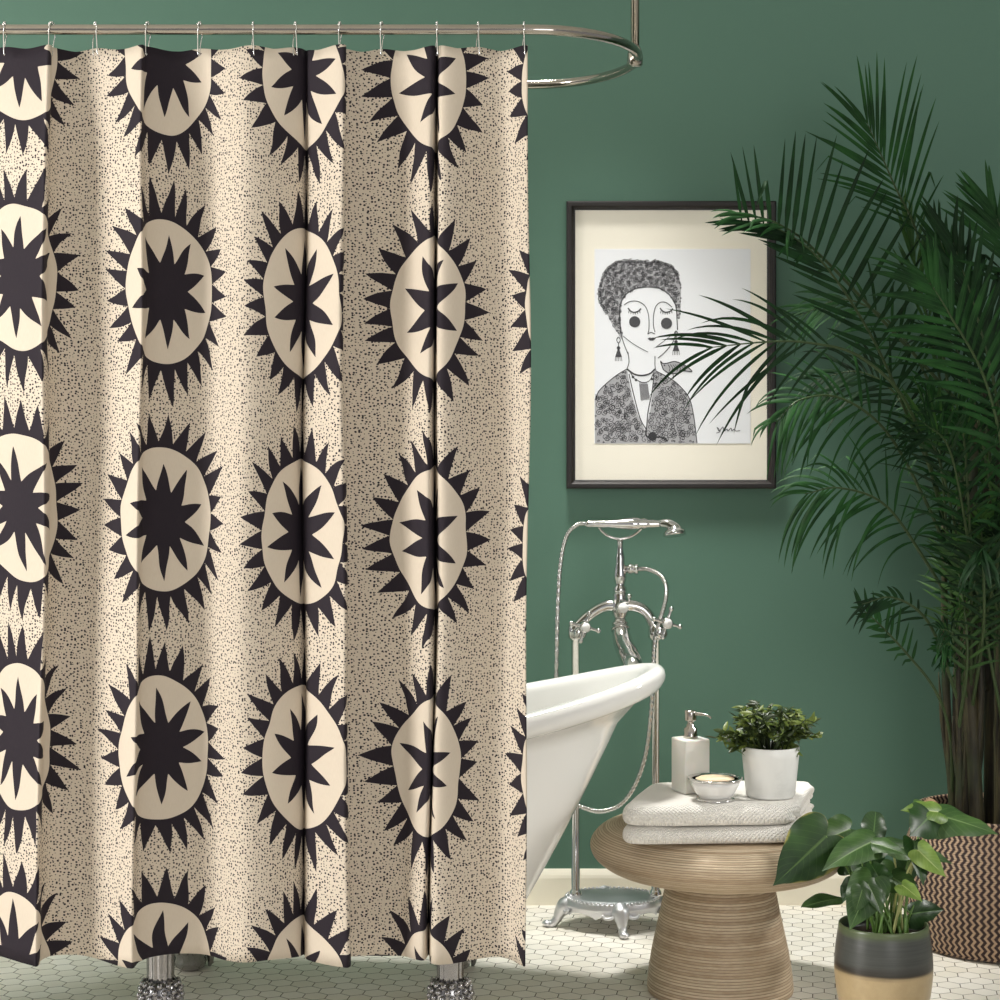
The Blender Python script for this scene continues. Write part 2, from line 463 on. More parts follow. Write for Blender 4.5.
# scalloped apron
ap = []; nA = 96
for r_, zt_ in ((.121, .06), (.119, .05), (.116, .0)):
    for k in range(nA):
        a = 2*PI*k/nA
        zz = zt_ if zt_ > 0 else .034+.012*abs(math.cos(a*4))**.7
        ap.append((fc.x+r_*math.cos(a), DF+r_*.78*math.sin(a), zz))
m_.add(ap, [(i*nA+k, i*nA+(k+1) % nA, (i+1)*nA+(k+1) % nA, (i+1)*nA+k) for i in range(2) for k in range(nA)])
m_.build('base_plate', m_castmetal, fau)
for a in (R(186), R(-82), R(8), R(98)):
    ca_, sa_ = math.cos(a), math.sin(a)*.8
    m_ = MB()
    q = lambda r, z: Vector((fc.x+r*ca_, DF+r*sa_, z))
    L_ = catmull([q(.098, .058), q(.118, .05), q(.13, .036), q(.138, .02), q(.149, .009), q(.166, .007)], 5)
    tube(m_, L_, resample([.024, .023, .0155, .011, .0105, .008], len(L_)), 12)
    sphere(m_, q(.163, .009), .0115, 12, (1.1, 1.1, .75))
    for s_ in (-1, 1):
        side = Vector((-math.sin(a), math.cos(a)*.8, 0))*s_
        tube(m_, catmull([q(.119, .05)+side*.012, q(.122, .042)+side*.026, q(.119, .042)+side*.04, q(.117, .05)+side*.046], 4), resample([.006, .005, .004, .003], 13), 8)
        sphere(m_, q(.124, .053)+side*.012, .006, 8)
    m_.build('base_leg', m_castmetal, fau)
ztop = P(0, 636, DF).z
for xx in (xl_, xr_):
    m_ = MB()
    lathe(m_, [(.017, .074), (.017, .08), (.013, .088), (.0105, .092), (.0105, ztop-.01), (.015, ztop-.008), (.015, ztop+.002), (.013, ztop+.004)], (xx, DF, 0), 24)
    m_.build('riser_pipe', m_chrome, fau)
# arched manifold
m_ = MB()
cx = P(620, 0, DF).x; zc = P(0, 606, DF).z
pth = catmull([(xl_, DF, ztop), (xl_+.004, DF, ztop+.022), P(592, 613, DF), P(606, 606, DF), Vector((cx, DF, zc)), P(634, 606, DF), P(646, 612, DF), (xr_-.003, DF, ztop+.022), (xr_, DF, ztop)], 6)
tube(m_, pth, resample([.013, .014, .0135, .0145, .017, .0145, .0135, .014, .013], len(pth)), 16)
lathe(m_, [(.012, -.045), (.017, -.04), (.014, -.03), (.019, -.022), (.023, -.01), (.024, 0), (.022, .014), (.016, .022), (.019, .028), (.015, .036)], (cx, DF, zc), 28)
for xx in (xl_, xr_):
    lathe(m_, [(.014, -.02), (.0185, -.016), (.0195, 0), (.0185, .014), (.014, .018)], (xx, DF, ztop+.012), 24)
    lathe(m_, [(.012, 0), (.014, .006), (.011, .012), (.0125, .03), (.016, .034), (.016, .04), (.011, .044)], (xx, DF, ztop+.014), 20, axis=(.35 if xx > cx else .3, -1, -.1))
m_.build('manifold', m_chrome, fau)
# column
zcol = P(0, 540, DF).z
m_ = MB(); h0 = zc+.03; hh = zcol-h0
lathe(m_, [(.014, 0), (.017, .006), (.017, .016), (.011, .022), (.0135, .03), (.0165, .04), (.0165, .05), (.014, .065), (.011, .08), (.012, .09), (.0095, .1), (.0085, hh-.03), (.007, hh-.012), (.0085, hh-.008), (.008, hh)], (cx, DF, h0), 24)
m_.build('column', m_chrome, fau)
m_ = MB(); pth = catmull([P(597.5, 522, DF-.012), P(600, 529, DF-.008), P(608, 536, DF), P(620, 539, DF), P(632, 536, DF), P(641, 529, DF-.008), P(644, 522, DF-.012)], 6)
tube(m_, pth, .0034, 10)
m_.build('cradle', m_chrome, fau)
# diverter elbow
m_ = MB(); e0 = P(625, 569, DF)
lathe(m_, [(.009, 0), (.0095, .02), (.013, .022), (.013, .03), (.0105, .032), (.0105, .036), (.0135, .038), (.0135, .044), (.008, .047)], (cx, DF, e0.z), 20, axis=(1, -.15, 0))
m_.build('hose_outlet', m_chrome, fau)
# spout
m_ = MB(); pth = catmull([(cx, DF, zc-.035), (cx+.001, DF-.012, zc-.06), (cx+.006, DF-.035, zc-.088), (cx+.016, DF-.075, zc-.112), (cx+.026, DF-.12, zc-.136), (cx+.031, DF-.14, zc-.17)], 8)
tube(m_, pth, resample([.016, .021, .025, .026, .024, .023], len(pth)), 24)
for i in (3, 7): 
    tube(m_, [pth[i]+(pth[i+1]-pth[i])*s_ for s_ in (-.6, 0, .6)], .0235 if i > 5 else .0205, 24)
m_.build('spout', m_chrome, fau)
# cross handles with porcelain buttons
def cross(c, ax, name='cross_handle'):
    ax = Vector(ax).normalized(); a = ax.orthogonal().normalized(); b_ = ax.cross(a)
    th0 = .5; m_ = MB()
    lathe(m_, [(.008, -.022), (.012, -.018), (.0125, -.006), (.0145, .002), (.0135, .008), (.0, .008)], c, 20, axis=ax)
    for k in range(4):
        d_ = a*math.cos(th0+k*PI/2)+b_*math.sin(th0+k*PI/2)
        pp = [Vector(c)+d_*s_ for s_ in (.008, .016, .026, .034, .04)]
        tube(m_, pp, [.0055, .0042, .0036, .005, .0028], 10); sphere(m_, pp[3]+d_*.002, .0066, 10)
    h_ = m_.build(name, m_chrome, fau)
    m2 = MB(); lathe(m2, [(.011, .0), (.0115, .008), (.009, .0125), (.004, .014), (0, .0142)], c, 20, axis=ax)
    m2.build('porcelain_button', m_porc, h_)
cross(P(585, 627, DF-.055), (.25, -1, -.05))
cross(P(667, 623, DF-.055), (.3, -1, -.05))
m_ = MB(); lathe(m_, [(.01, 0), (.012, .012), (.015, .016), (.015, .022), (.011, .026)], (cx, DF, zc-.002), 20, axis=(.18, -1, 0))
m_.build('diverter_stem', m_chrome, fau)
m_ = MB(); lathe(m_, [(.0105, .024), (.0125, .03), (.0125, .038), (.009, .043), (0, .0445)], (cx, DF, zc-.002), 20, axis=(.18, -1, 0))
m_.build('diverter_button', m_porc, fau)
m_ = MB(); tube(m_, [(cx, DF-.02, zc+.012), P(629, 602, DF-.03), P(629.5, 597, DF-.03)], [.005, .0035, .005], 10); sphere(m_, P(629.5, 596, DF-.03), .0065, 10)
m_.build('diverter_lever', m_chrome, fau)

# hand shower with its hose
hs0 = P(586, 523, DF-.015)
hs = thing('hand_shower', 'chrome telephone hand shower lying in the cradle on top of the faucet', 'hand shower', P(620, 524, DF-.015))
m_ = MB(); xs = [584, 588, 592, 600, 610, 622, 632, 638, 641, 644, 648, 652, 658, 663]
rads = [.006, .009, .0085, .0095, .009, .0125, .0155, .0155, .012, .0145, .010, .0105, .0085, .0085]
tube(m_, [P(xx, 524-.0*xx, DF-.015) for xx in xs], rads, 20)
m_.build('shower_handle', m_chrome, hs)
m_ = MB(); pth = catmull([P(660, 523.5, DF-.015), P(667, 524, DF-.018), P(673, 527, DF-.022), P(675, 531, DF-.025)], 5)
tube(m_, pth, resample([.0085, .0125, .014, .02], len(pth)), 18)
lathe(m_, [(.02, -.004), (.027, .002), (.0285, .006), (.0285, .011), (.024, .0125), (0, .0125)], P(674, 531, DF-.025), 28, axis=(.12, -.22, -1))
m_.build('shower_head', m_chrome, hs)
m_ = MB()
pth = catmull([P(585, 523.5, DF-.015), P(577, 525, DF-.012), P(567, 535, DF-.005), P(561, 560, DF), P(558, 600, DF), P(556.5, 660, DF), P(556, 730, DF), P(560, 778, DF), P(572, 800, DF), P(588, 809, DF-.005), P(604, 811, DF-.005), P(622, 803, DF-.01), P(636, 783, DF-.015), P(646, 752, DF-.02), P(651, 712, DF-.025), P(653, 670, DF-.03), P(655, 640, DF-.03), P(661, 617, DF-.035), P(665.5, 600, DF-.03), P(666, 586, DF-.02), P(660, 575, DF-.012), P(648, 569.5, DF-.006), P(640, 569, DF-.006), P(634, 569, DF-.004)], 26)
rr_ = [.0058+.0007*math.sin(i*1.4) for i in range(len(pth))]
tube(m_, pth, rr_, 12)
m_.build('shower_hose', mat('metal_hose', (.66, .65, .63, 1), .24, 1), hs)

# ================================================================ FRAMED PRINT
m_frame = mat('dark_wood_frame', srgb(26, 20, 19), .5)
m_mat = mat('ivory_mat_board', srgb(250, 244, 228), .8)
m_paper = mat('drawing_paper', srgb(243, 245, 249), .85)
m_ink = mat('black_ink', srgb(52, 52, 56), .8)
m_wash = mat('grey_ink_wash', srgb(176, 176, 180), .85)
x0, x1 = P(566.5, 0, WALL-.012).x, P(775.5, 0, WALL-.012).x
z0, z1 = P(0, 488.5, WALL-.012).z, P(0, 201.5, WALL-.012).z
fp = thing('framed_print', 'black framed ink portrait of a woman with closed eyes on green wall', 'framed picture', ((x0+x1)/2, WALL, z0))
m_ = MB(); W_ = .0225
prof = [(0, 0), (0, -.024), (.004, -.028), (.012, -.028), (.017, -.022), (.0185, -.016), (W_, -.014), (W_, 0)]
cs = [(x0, z0, 1, 1), (x1, z0, -1, 1), (x1, z1, -1, -1), (x0, z1, 1, -1)]
vs = [(cx_+sx*p[0], WALL-.001+p[1], cz+sz*p[0]) for (cx_, cz, sx, sz) in cs for p in prof]
k_ = len(prof)
m_.add(vs, [(i*k_+j, i*k_+j+1, ((i+1) % 4)*k_+j+1, ((i+1) % 4)*k_+j) for i in range(4) for j in range(k_-1)])
m_.build('frame', m_frame, fp, False)
YM = WALL-.012
def flat(name, a, b_, c, d_, y_, th_, m, par): return obj(name, box_bm(a, b_, y_, y_+th_, c, d_), m, par, False)
flat('mat_board', x0+.015, x1-.015, z0+.015, z1-.015, YM, .004, m_mat, fp)
DP = YM-.001
px0, px1, pz0, pz1 = P(594.5, 0, DP).x, P(750.5, 0, DP).x, P(0, 443.5, DP).z, P(0, 249, DP).z
sheet = flat('drawing_sheet', px0, px1, pz0, pz1, DP, .0009, m_paper, fp)
rng = random.Random(5)
class Ink:
    def __init__(s, y): s.mb = MB(); s.y = y
    def line(s, pts, w=.9, closed=False, n=5):
        p = catmull([Vector((a, b_, 0)) for a, b_ in pts], n, closed) if len(pts) > 2 else [Vector((a, b_, 0)) for a, b_ in pts]
        if closed: p.append(p[0])
        vs = []
        for i, q in enumerate(p):
            t = (p[min(i+1, len(p)-1)]-p[max(i-1, 0)]); t = t.normalized() if t.length > 0 else Vector((1, 0, 0))
            nn = Vector((-t.y, t.x, 0))*w/2
            for s_ in (-1, 1):
                g = q+nn*s_; vs.append(P(g.x, g.y, s.y))
        s.mb.add(vs, [(2*i, 2*i+1, 2*i+3, 2*i+2) for i in range(len(p)-1)])
    def fill(s, pts):
        vs = [P(a, b_, s.y) for a, b_ in pts]; s.mb.add(vs, [tuple(range(len(vs)))])
    def disc(s, cx_, cy_, r, n=28): s.fill([(cx_+r*math.cos(2*PI*k/n), cy_+r*math.sin(2*PI*k/n)) for k in range(n)])
    def spiral(s, cx_, cy_, r, turns, w):
        a0 = rng.uniform(0, 6.28); d_ = rng.choice((-1, 1)); k = max(7, int(turns*7))
        s.line([(cx_+r*(i/k)*math.cos(a0+d_*turns*2*PI*i/k), cy_+r*(i/k)*math.sin(a0+d_*turns*2*PI*i/k)) for i in range(k+1)], w, n=2)
def inside(pt, poly):
    x_, y_ = pt; r = False
    for i in range(len(poly)):
        (xa, ya), (xb, yb) = poly[i], poly[i-1]
        if (ya > y_) != (yb > y_) and x_ < (xb-xa)*(y_-ya)/(yb-ya)+xa: r = not r
    return r
D_a, D_b = DP-.0003, DP-.0006
hair_out = [(622, 340), (613, 326), (606, 312), (601, 304), (599, 293), (601, 282), (605, 272), (611, 266), (618, 262), (628, 261), (640, 261), (650, 263), (657, 261), (666, 264), (673, 268), (678, 275), (681, 284), (681, 300), (680, 318)]
hair_in = [(677, 318), (675, 305), (669, 295), (660, 289), (648, 287.5), (636, 289), (627, 294), (622, 302), (620.5, 314), (621, 326), (623, 334)]
hair = hair_out+hair_in
coat_l = [(595, 443), (594.8, 400), (598, 391), (606, 384), (616, 376), (627, 370), (629, 380), (632, 395), (638, 415), (646, 433), (648, 443)]
coat_r = [(648, 443), (645, 430), (650, 412), (653, 390), (654, 370), (664, 375), (675, 381), (683, 390), (690, 400), (694, 418), (697, 443)]
wash = Ink(D_a)
wash.fill(hair_out+hair_in); wash.fill(coat_l); wash.fill(coat_r)
wash.fill([(639, 382), (647, 382), (650, 398), (641, 401)])
wash.mb.build('grey_wash', m_wash, sheet, False)
ink_ = Ink(D_b)
def scatter(poly, step, rmin, rmax, w, w2=None):
    xs_ = [p[0] for p in poly]; ys_ = [p[1] for p in poly]
    yy = min(ys_)
    while yy < max(ys_):
        xx = min(xs_)
        while xx < max(xs_):
            p = (xx+rng.uniform(-1, 1)*step*.5, yy+rng.uniform(-1, 1)*step*.5)
            if inside(p, poly):
                r = rng.uniform(rmin, rmax)
                if inside((p[0]+r*.8, p[1]), poly) and inside((p[0]-r*.8, p[1]), poly) and inside((p[0], p[1]+r*.8), poly) and inside((p[0], p[1]-r*.8), poly):
                    ink_.spiral(p[0], p[1], r, rng.uniform(1, 2.2), w)
                else: ink_.spiral(p[0], p[1], r*.45, 1.2, w)
            xx += step
        yy += step
scatter(hair, 3.1, 1.6, 2.7, .62); scatter(coat_l, 4.4, 2.2, 4.2, .6); scatter(coat_r, 4.4, 2.2, 4.2, .6)
for k in range(46):                     # curls along the crown
    t = k/45*(len(hair_out)-6)+2; i = int(t); q = t-i
    a, b_ = hair_out[i], hair_out[min(i+1, len(hair_out)-1)]
    ink_.spiral(lerp(a[0], b_[0], q), lerp(a[1], b_[1], q), rng.uniform(1.5, 2.6), 1.6, .8)
ink_.line([(621, 334), (619.5, 316), (621, 302), (627, 293.5), (636, 288.5), (648, 287), (660, 288.5), (669, 294.5), (675.5, 305), (677, 320), (677.5, 330)], 1.0)
ink_.line([(624, 305), (630, 301.5), (638, 301.5), (645, 306), (648.5, 315), (649, 327), (648, 334)], .8)
ink_.line([(672, 307), (666, 302.5), (660, 302.5), (655.5, 307), (653.5, 316), (653.5, 326), (655, 332)], .8)
for (ex_, s_) in ((634, 1), (666, 1)):
    ink_.line([(ex_-6, 308), (ex_-3.5, 311), (ex_, 312.3), (ex_+4, 311.3), (ex_+7, 308.5)], 1.3)
    for k in range(6):
        xx = ex_-5+k*2.1; yy = 310.2+1.8*math.sin((k+.5)/6*PI); ink_.line([(xx, yy), (xx-.5+k*.2, yy+2.6)], .6)
ink_.disc(634.7, 321.8, 5.6); ink_.disc(666.5, 323.3, 5.6)
ink_.line([(621, 334), (624, 344), (628, 354)], .8); ink_.line([(676, 332), (673, 342), (665, 352), (658, 358)], .8)
ink_.line([(623, 336), (632, 343), (642, 349), (648, 352)], .6); ink_.line([(673, 334), (664, 341), (656, 347)], .6)
ink_.line([(647.5, 334), (651, 332.5), (655, 334)], .8)
ink_.fill([(647.5, 338.5), (650, 337.4), (651.5, 338), (653, 337.4), (656, 338.5), (653, 340.6), (650, 340.6)])
ink_.line([(628, 352), (629, 362), (627, 369)], .8); ink_.line([(655, 356), (655, 366), (656, 371)], .8)
ink_.line([(627, 369), (634, 374), (642, 375.5), (650, 373.5), (655, 369)], 1.6)
ink_.line([(629, 370), (634, 378), (641, 382), (645, 382.5), (650, 380), (654, 372)], .8)
ink_.line([(629, 374), (633, 392), (640, 418), (646.5, 430)], 1.0); ink_.line([(654, 374), (652, 392), (648, 412), (646.5, 430)], 1.0)
for k in range(9): ink_.line([(639.5+k*1.0, 384), (641+k*1.05, 400)], .5)
for bx, by in ((633, 377), (636, 380), (652, 379)): ink_.disc(bx, by, 1.3, 10)
ink_.disc(652.5, 436.5, 4.4); ink_.line([(646, 430), (646.5, 436), (652, 438), (660, 437), (668, 441)], 1.6)
for ex_, ey_ in ((618.5, 337), (676, 331)):         # earrings
    ink_.line([(ex_, ey_), (ex_-1.8, ey_+3), (ex_, ey_+6), (ex_+1.8, ey_+3)], .8, True); ink_.line([(ex_, ey_+6), (ex_, ey_+11)], .8)
    ink_.disc(ex_, ey_+11, 1.8, 12); ink_.fill([(ex_-.8, ey_+12), (ex_+.8, ey_+12), (ex_+3.4, ey_+20), (ex_-3.4, ey_+20)])
    for k in range(5): ink_.line([(ex_-3+k*1.5, ey_+20), (ex_-3.3+k*1.65, ey_+24)], .5)
# the small bird on the shoulder
wash2 = Ink(D_a-.00005); wash2.fill([(660.5, 361), (663, 363.5), (668, 363), (674, 361.5), (680, 363), (686, 366), (692, 371.5), (684, 371), (678, 373), (670, 373.5), (664, 370), (662, 366)])
wash2.mb.build('bird_wash', m_wash, sheet, False)
ink_.line([(660.5, 361), (663, 363.5), (668, 363), (674, 361.5), (680, 363), (686, 366), (692, 371.5), (684, 371), (678, 373), (670, 373.5), (664, 370), (662, 366)], 1.0, True)
ink_.disc(664.5, 365.5, .8, 8)
for k in range(7): ink_.line([(668+k*2.4, 364.5), (670+k*2.6, 368), (669+k*2.6, 371.5)], .7)
for k in (668, 673): ink_.line([(k, 373), (k+.5, 379)], .7)
ink_.line([(697, 443), (694, 418), (690, 400), (683, 389.5), (672, 379.5), (656, 371)], .9); ink_.line([(595, 400), (599, 391), (607, 383), (617, 375), (627, 369)], .9)
# signature scribble
ink_.line([(717, 427), (719, 431), (721, 429), (723, 427), (724, 431), (727, 429), (728, 431), (731, 428), (732, 431), (734, 429), (736, 431), (740, 430.5)], .7)
ink_.line([(716.5, 433), (720, 431.5), (718, 428)], .6)
ink_.mb.build('ink_lines', m_ink, sheet, False)
# glazing: clear sheet with a faint sheen
m_glz, nt, b = newmat('picture_glass')
tr = nt.nodes.new('ShaderNodeBsdfTransparent'); gl = nt.nodes.new('ShaderNodeBsdfGlossy'); gl.inputs['Roughness'].default_value = .25
mx = nt.nodes.new('ShaderNodeMixShader')
mx.inputs[0].default_value = .012; nt.links.new(tr.outputs[0], mx.inputs[1]); nt.links.new(gl.outputs[0], mx.inputs[2])
nt.links.new(mx.outputs[0], nt.nodes['Material Output'].inputs[0])
flat('glazing', x0+.019, x1-.019, z0+.019, z1-.019, WALL-.0175, .001, m_glz, fp)

# ================================================================ RATTAN SIDE TABLE
m_rat, nt, b = newmat('coiled_rattan')
x, y, z, v = coords(nt)
U, V, _, uv = coords(nt, 'UV')
strand = white(nt, vec(nt, V.floor(), 3.0, 0.0)); gv = (V.frac()-.5).abs()
streak2 = noise_(nt, vec(nt, (U*2*PI).m('SINE')*3, (U*2*PI).m('COSINE')*3, V*.9), 2.2, 4, .65)
blot = noise_(nt, v, 7, 3)
c1 = mixc(nt, (strand*.45+streak2*.75-.1).soft(.15, .85), srgb(166, 142, 114), srgb(216, 198, 170))
c1 = mixc(nt, blot.soft(.4, .75)*.4, c1, srgb(214, 192, 162))
c1 = mixc(nt, gv.soft(.3, .5)*(strand*.6+.4), c1, srgb(104, 82, 60))
nt.links.new(c1, b.inputs['Base Color']); b.inputs['Roughness'].default_value = .55
bump(nt, b, streak2, .0012, .5)
def coil_uv(o_, steps=4, seg=96):
    me = o_.data; l = me.uv_layers.new(name='UVMap')
    for p_ in me.polygons:
        ids = [me.loops[li].vertex_index for li in p_.loop_indices]; ks = [i_ % seg for i_ in ids]
        wrap = (max(ks)-min(ks)) > seg/2
        for li, i_ in zip(p_.loop_indices, ids):
            k = i_ % seg; l.data[li].uv = ((k+seg if wrap and k < seg/2 else k)/seg, (i_//seg)/steps)
TD = 4.36; tc = Vector((220*TD/F, TD, 0))
tbl = thing('side_table', 'round mushroom-shaped table of coiled pale rattan on the tiled floor', 'side table', tc)
ZTT = .37
def coil(prof, pitch, amp, c, steps=4):
    """a smooth profile turned into stacked rattan strands"""
    d = catmull([Vector((a, b_, 0)) for a, b_ in prof], 24); out = []; L = 0; cum = [0]
    for i in range(1, len(d)): cum.append(cum[-1]+(d[i]-d[i-1]).length)
    n_ = int(cum[-1]/pitch); k = 0
    for j in range(n_*steps+1):
        s_ = cum[-1]*j/(n_*steps)
        while k < len(d)-2 and cum[k+1] < s_: k += 1
        q = (s_-cum[k])/max(1e-9, cum[k+1]-cum[k]); p = d[k].lerp(d[k+1], q); t = (d[k+1]-d[k]).normalized()
        nrm = Vector((t.y, -t.x, 0)); ph = (j % steps)/steps
        off = amp*(math.sin(ph*PI)-.6)
        out.append((max(.0001, p.x+nrm.x*off), p.y+nrm.y*off))
    return out
m_ = MB()
prof = [(.002, .262), (.12, .262), (.2, .264), (.235, .27), (.262, .284), (.279, .3), (.286, .318), (.283, .334), (.27, .35), (.25, .362), (.22, .3685), (.15, ZTT), (.002, ZTT)]
lathe(m_, coil(prof, .0055, .0011, tc), tc, 96, wob=lambda a, z: .003*math.sin(a*3+z*20))
coil_uv(m_.build('tabletop', m_rat, tbl))
m_ = MB()
prof = [(.158, .0), (.1605, .01), (.1575, .04), (.15, .09), (.138, .15), (.127, .2), (.12, .235), (.118, .258), (.119, .27)]
lathe(m_, coil(prof, .0062, .0013, tc), tc, 96, wob=lambda a, z: .004*math.sin(a*2+z*30))
coil_uv(m_.build('pedestal', m_rat, tbl))

# ---------------------------------------------------------------- towels
m_tow, nt, b = newmat('cream_towelling')
x, y, z, v = coords(nt)
w1 = ((x*700).m('SINE')*((y+z)*700).m('SINE'))*.5+.5
nn = noise_(nt, v, 220, 2)
nt.links.new(mixc(nt, nn, srgb(246, 241, 231), srgb(252, 249, 243)), b.inputs['Base Color'])
b.inputs['Roughness'].default_value = .95; b.inputs['Sheen Weight'].default_value = .3
bump(nt, b, w1*.9+nn*.8, .003, 1)
def towel(name, label, z0_, th_, dxy, seed, rot):
    rg = random.Random(seed)
    hx, hy = .187, .148
    c0 = Vector((.436+dxy[0], 4.272+dxy[1], 0))
    NU, NW = 150, 26
    vs = []; fs = []
    # rings: outline parameter a, and section angle q that wraps the thickness
    rings = []
    for j in range(NW+1):
        q = -PI/2+PI*j/NW
        inset = 1-abs(math.cos(q))**.75
        zz = z0_+th_/2+th_/2*(abs(math.sin(q))**.85)*(1 if q > 0 else -1)
        rings.append((inset*th_*.62, zz, q))
    for (ins, zz, q) in rings:
        for k in range(NU):
            a = 2*PI*k/NU; e = 9
            ca_, sa_ = math.cos(a), math.sin(a)
            cx_ = abs(ca_)**(2/e)*(1 if ca_ > 0 else -1); sy_ = abs(sa_)**(2/e)*(1 if sa_ > 0 else -1)
            # layered edge on the right and rear sides, plain round folds in front and left
            lay = 0
            if cx_ > .9 or sy_ > .9:
                lay = .006*(abs(math.sin(q*2.0+.4))-.5)+.003*math.sin(sy_*14+seed+q*3)
            X_ = cx_*(hx-ins+ (lay if cx_ > .9 else 0)); Y_ = sy_*(hy-ins+(lay if sy_ > .9 else 0))
            wv_ = .0025*noise.noise(Vector((X_*14, Y_*14, seed+zz*9)))
            X2 = X_+.36*(Y_+hy)-.012
            cr_, sr_ = math.cos(R(rot)), math.sin(R(rot))
            vs.append(Vector((c0.x+X2*cr_-Y_*sr_, c0.y+X2*sr_+Y_*cr_, zz+wv_*(1 if q > -1.2 else 0)+(0 if q < 0 else .0012*math.sin(X_*40+seed)))))
    n0 = len(rings)
    fs = [(i*NU+k, i*NU+(k+1) % NU, (i+1)*NU+(k+1) % NU, (i+1)*NU+k) for i in range(n0-1) for k in range(NU)]
    # top: inner rings toward the centre
    base = (n0-1)*NU
    for f_ in (.85, .6, .3, .05):
        st = len(vs)
        cen = sum((vs[base+k] for k in range(NU)), Vector())/NU
        for k in range(NU):
            p = cen.lerp(vs[base+k], f_); vs.append(Vector((p.x, p.y, z0_+th_+.0016*noise.noise(Vector((p.x*18, p.y*18, seed))))))
        prev = base if f_ == .85 else st-NU
        fs += [(prev+k, prev+(k+1) % NU, st+(k+1) % NU, st+k) for k in range(NU)]
    fs.append(tuple(len(vs)-NU+k for k in range(NU))); fs.append(tuple(range(NU-1, -1, -1)))
    o_ = obj(name, (vs, fs), m_tow, None, True, (c0.x, c0.y, z0_))
    tag(o_, label, 'towel', 'folded towels on the rattan table'); return o_
towel('folded_towel', 'lower of the two folded cream towels, lying directly on the rattan table', ZTT+.001, .037, (0, .0), 1, 3)
towel('folded_towel', 'upper folded cream towel that carries the dispenser, soap dish and potted plant', ZTT+.039, .046, (.0, -.003), 4, 3)
ZS = ZTT+.086

# ---------------------------------------------------------------- soap dispenser
m_bot = mat('frosted_white_resin', srgb(238, 237, 229), .35, 0, Subsurface_Weight=.1)
dc = P(690.5, 0, 4.275); dc.z = ZS
dsp = thing('soap_dispenser', 'square white soap dispenser with a metal pump, standing on the towels', 'soap dispenser', dc)
bm = box_bm(-.031, .031, -.031, .031, 0, .116, .004, 3)
rotm = Matrix.Translation(dc) @ Matrix.Rotation(R(24), 4, 'Z'); bm.transform(rotm)
obj('bottle', bm, m_bot, dsp)
m_ = MB(); zt = ZS+.114
lathe(m_, [(.0155, 0), (.0155, .008), (.0145, .01), (.0145, .022), (.009, .026), (.009, .03), (.007, .032), (.007, .038), (.0125, .04), (.013, .043), (.013, .057), (.012, .061), (0, .062)], (dc.x, dc.y, zt), 28)
pth = catmull([(dc.x, dc.y, zt+.054), (dc.x+.02, dc.y-.012, zt+.055), (dc.x+.034, dc.y-.022, zt+.0535), (dc.x+.042, dc.y-.027, zt+.049)], 5)
tube(m_, pth, resample([.0045, .0032, .0025, .0022], len(pth)), 12)
m_.build('pump', m_steel, dsp)

# ---------------------------------------------------------------- soap dish with soap
bc = P(715, 0, 4.18); bc.z = ZS
dish = thing('soap_dish', 'round white soap dish with a silver rim and foot, on the towels', 'soap dish', bc)
m_ = MB(); lathe(m_, [(.0, .008), (.030, .008), (.036, .0075), (.043, .018), (.05, .032), (.0535, .044), (.0505, .0445), (.046, .033), (.038, .02), (.026, .014), (0, .013)], bc, 56)
m_.build('bowl', m_porc, dish)
m_ = MB(); lathe(m_, [(.0495, .0445), (.0515, .042), (.056, .0425), (.0585, .0455), (.0585, .0475), (.055, .0475), (.0515, .0475), (.0495, .0445)], bc, 64)
m_.build('silver_rim', m_chrome, dish)
m_ = MB(); lathe(m_, [(.0, .0), (.041, .0), (.0425, .002), (.040, .0045), (.034, .006), (.034, .0085), (.0, .0085)], bc, 56)
m_.build('silver_foot', m_chrome, dish)
m_ = MB(); prof = [(.0, .02), (.036, .02), (.044, .03), (.0455, .038), (.042, .0455), (.034, .049), (.02, .0505), (0, .051)]
lathe(m_, prof, bc, 48, sx=.97, sy=.72)
so = m_.build('soap_bar', mat('cream_soap', srgb(236, 214, 180), .5, 0, Subsurface_Weight=.15), None, True, (bc.x, bc.y, bc.z+.02))
tag(so, 'pale cream soap lying in the silver-rimmed dish', 'soap')

# ================================================================ LEAF TOOLS
def leafmat(name, dark, light, vein, rough=.35, transl=.25, edge=None, stripes=True):
    m, nt, b = newmat(name)
    U, V, _, uv = coords(nt, 'UV')
    xx, yy, zz, vv = coords(nt)
    nz = noise_(nt, vv, 16, 3)
    c_ = mixc(nt, nz.soft(.3, .7), dark, light)
    a = (U-.5).abs()
    if stripes:
        sv = ((V*9-a*5).frac()-.5).abs().soft(.42, .5)*a.lt(.48)*.35
        c_ = mixc(nt, sv, c_, vein)
    c_ = mixc(nt, 1-a.soft(.008, .035), c_, vein)
    if edge is not None:
        c_ = mixc(nt, (a+(nz-.5)*.25).soft(.47, .52)*.7, c_, edge)
    nt.links.new(c_, b.inputs['Base Color']); b.inputs['Roughness'].default_value = rough; b.inputs['Specular IOR Level'].default_value = .25 if rough > .5 else .5
    tl = nt.nodes.new('ShaderNodeBsdfTranslucent'); nt.links.new(c_, tl.inputs[0])
    mx = nt.nodes.new('ShaderNodeMixShader'); mx.inputs[0].default_value = transl
    nt.links.new(b.outputs[0], mx.inputs[1]); nt.links.new(tl.outputs[0], mx.inputs[2]); nt.links.new(mx.outputs[0], nt.nodes['Material Output'].inputs[0])
    return m
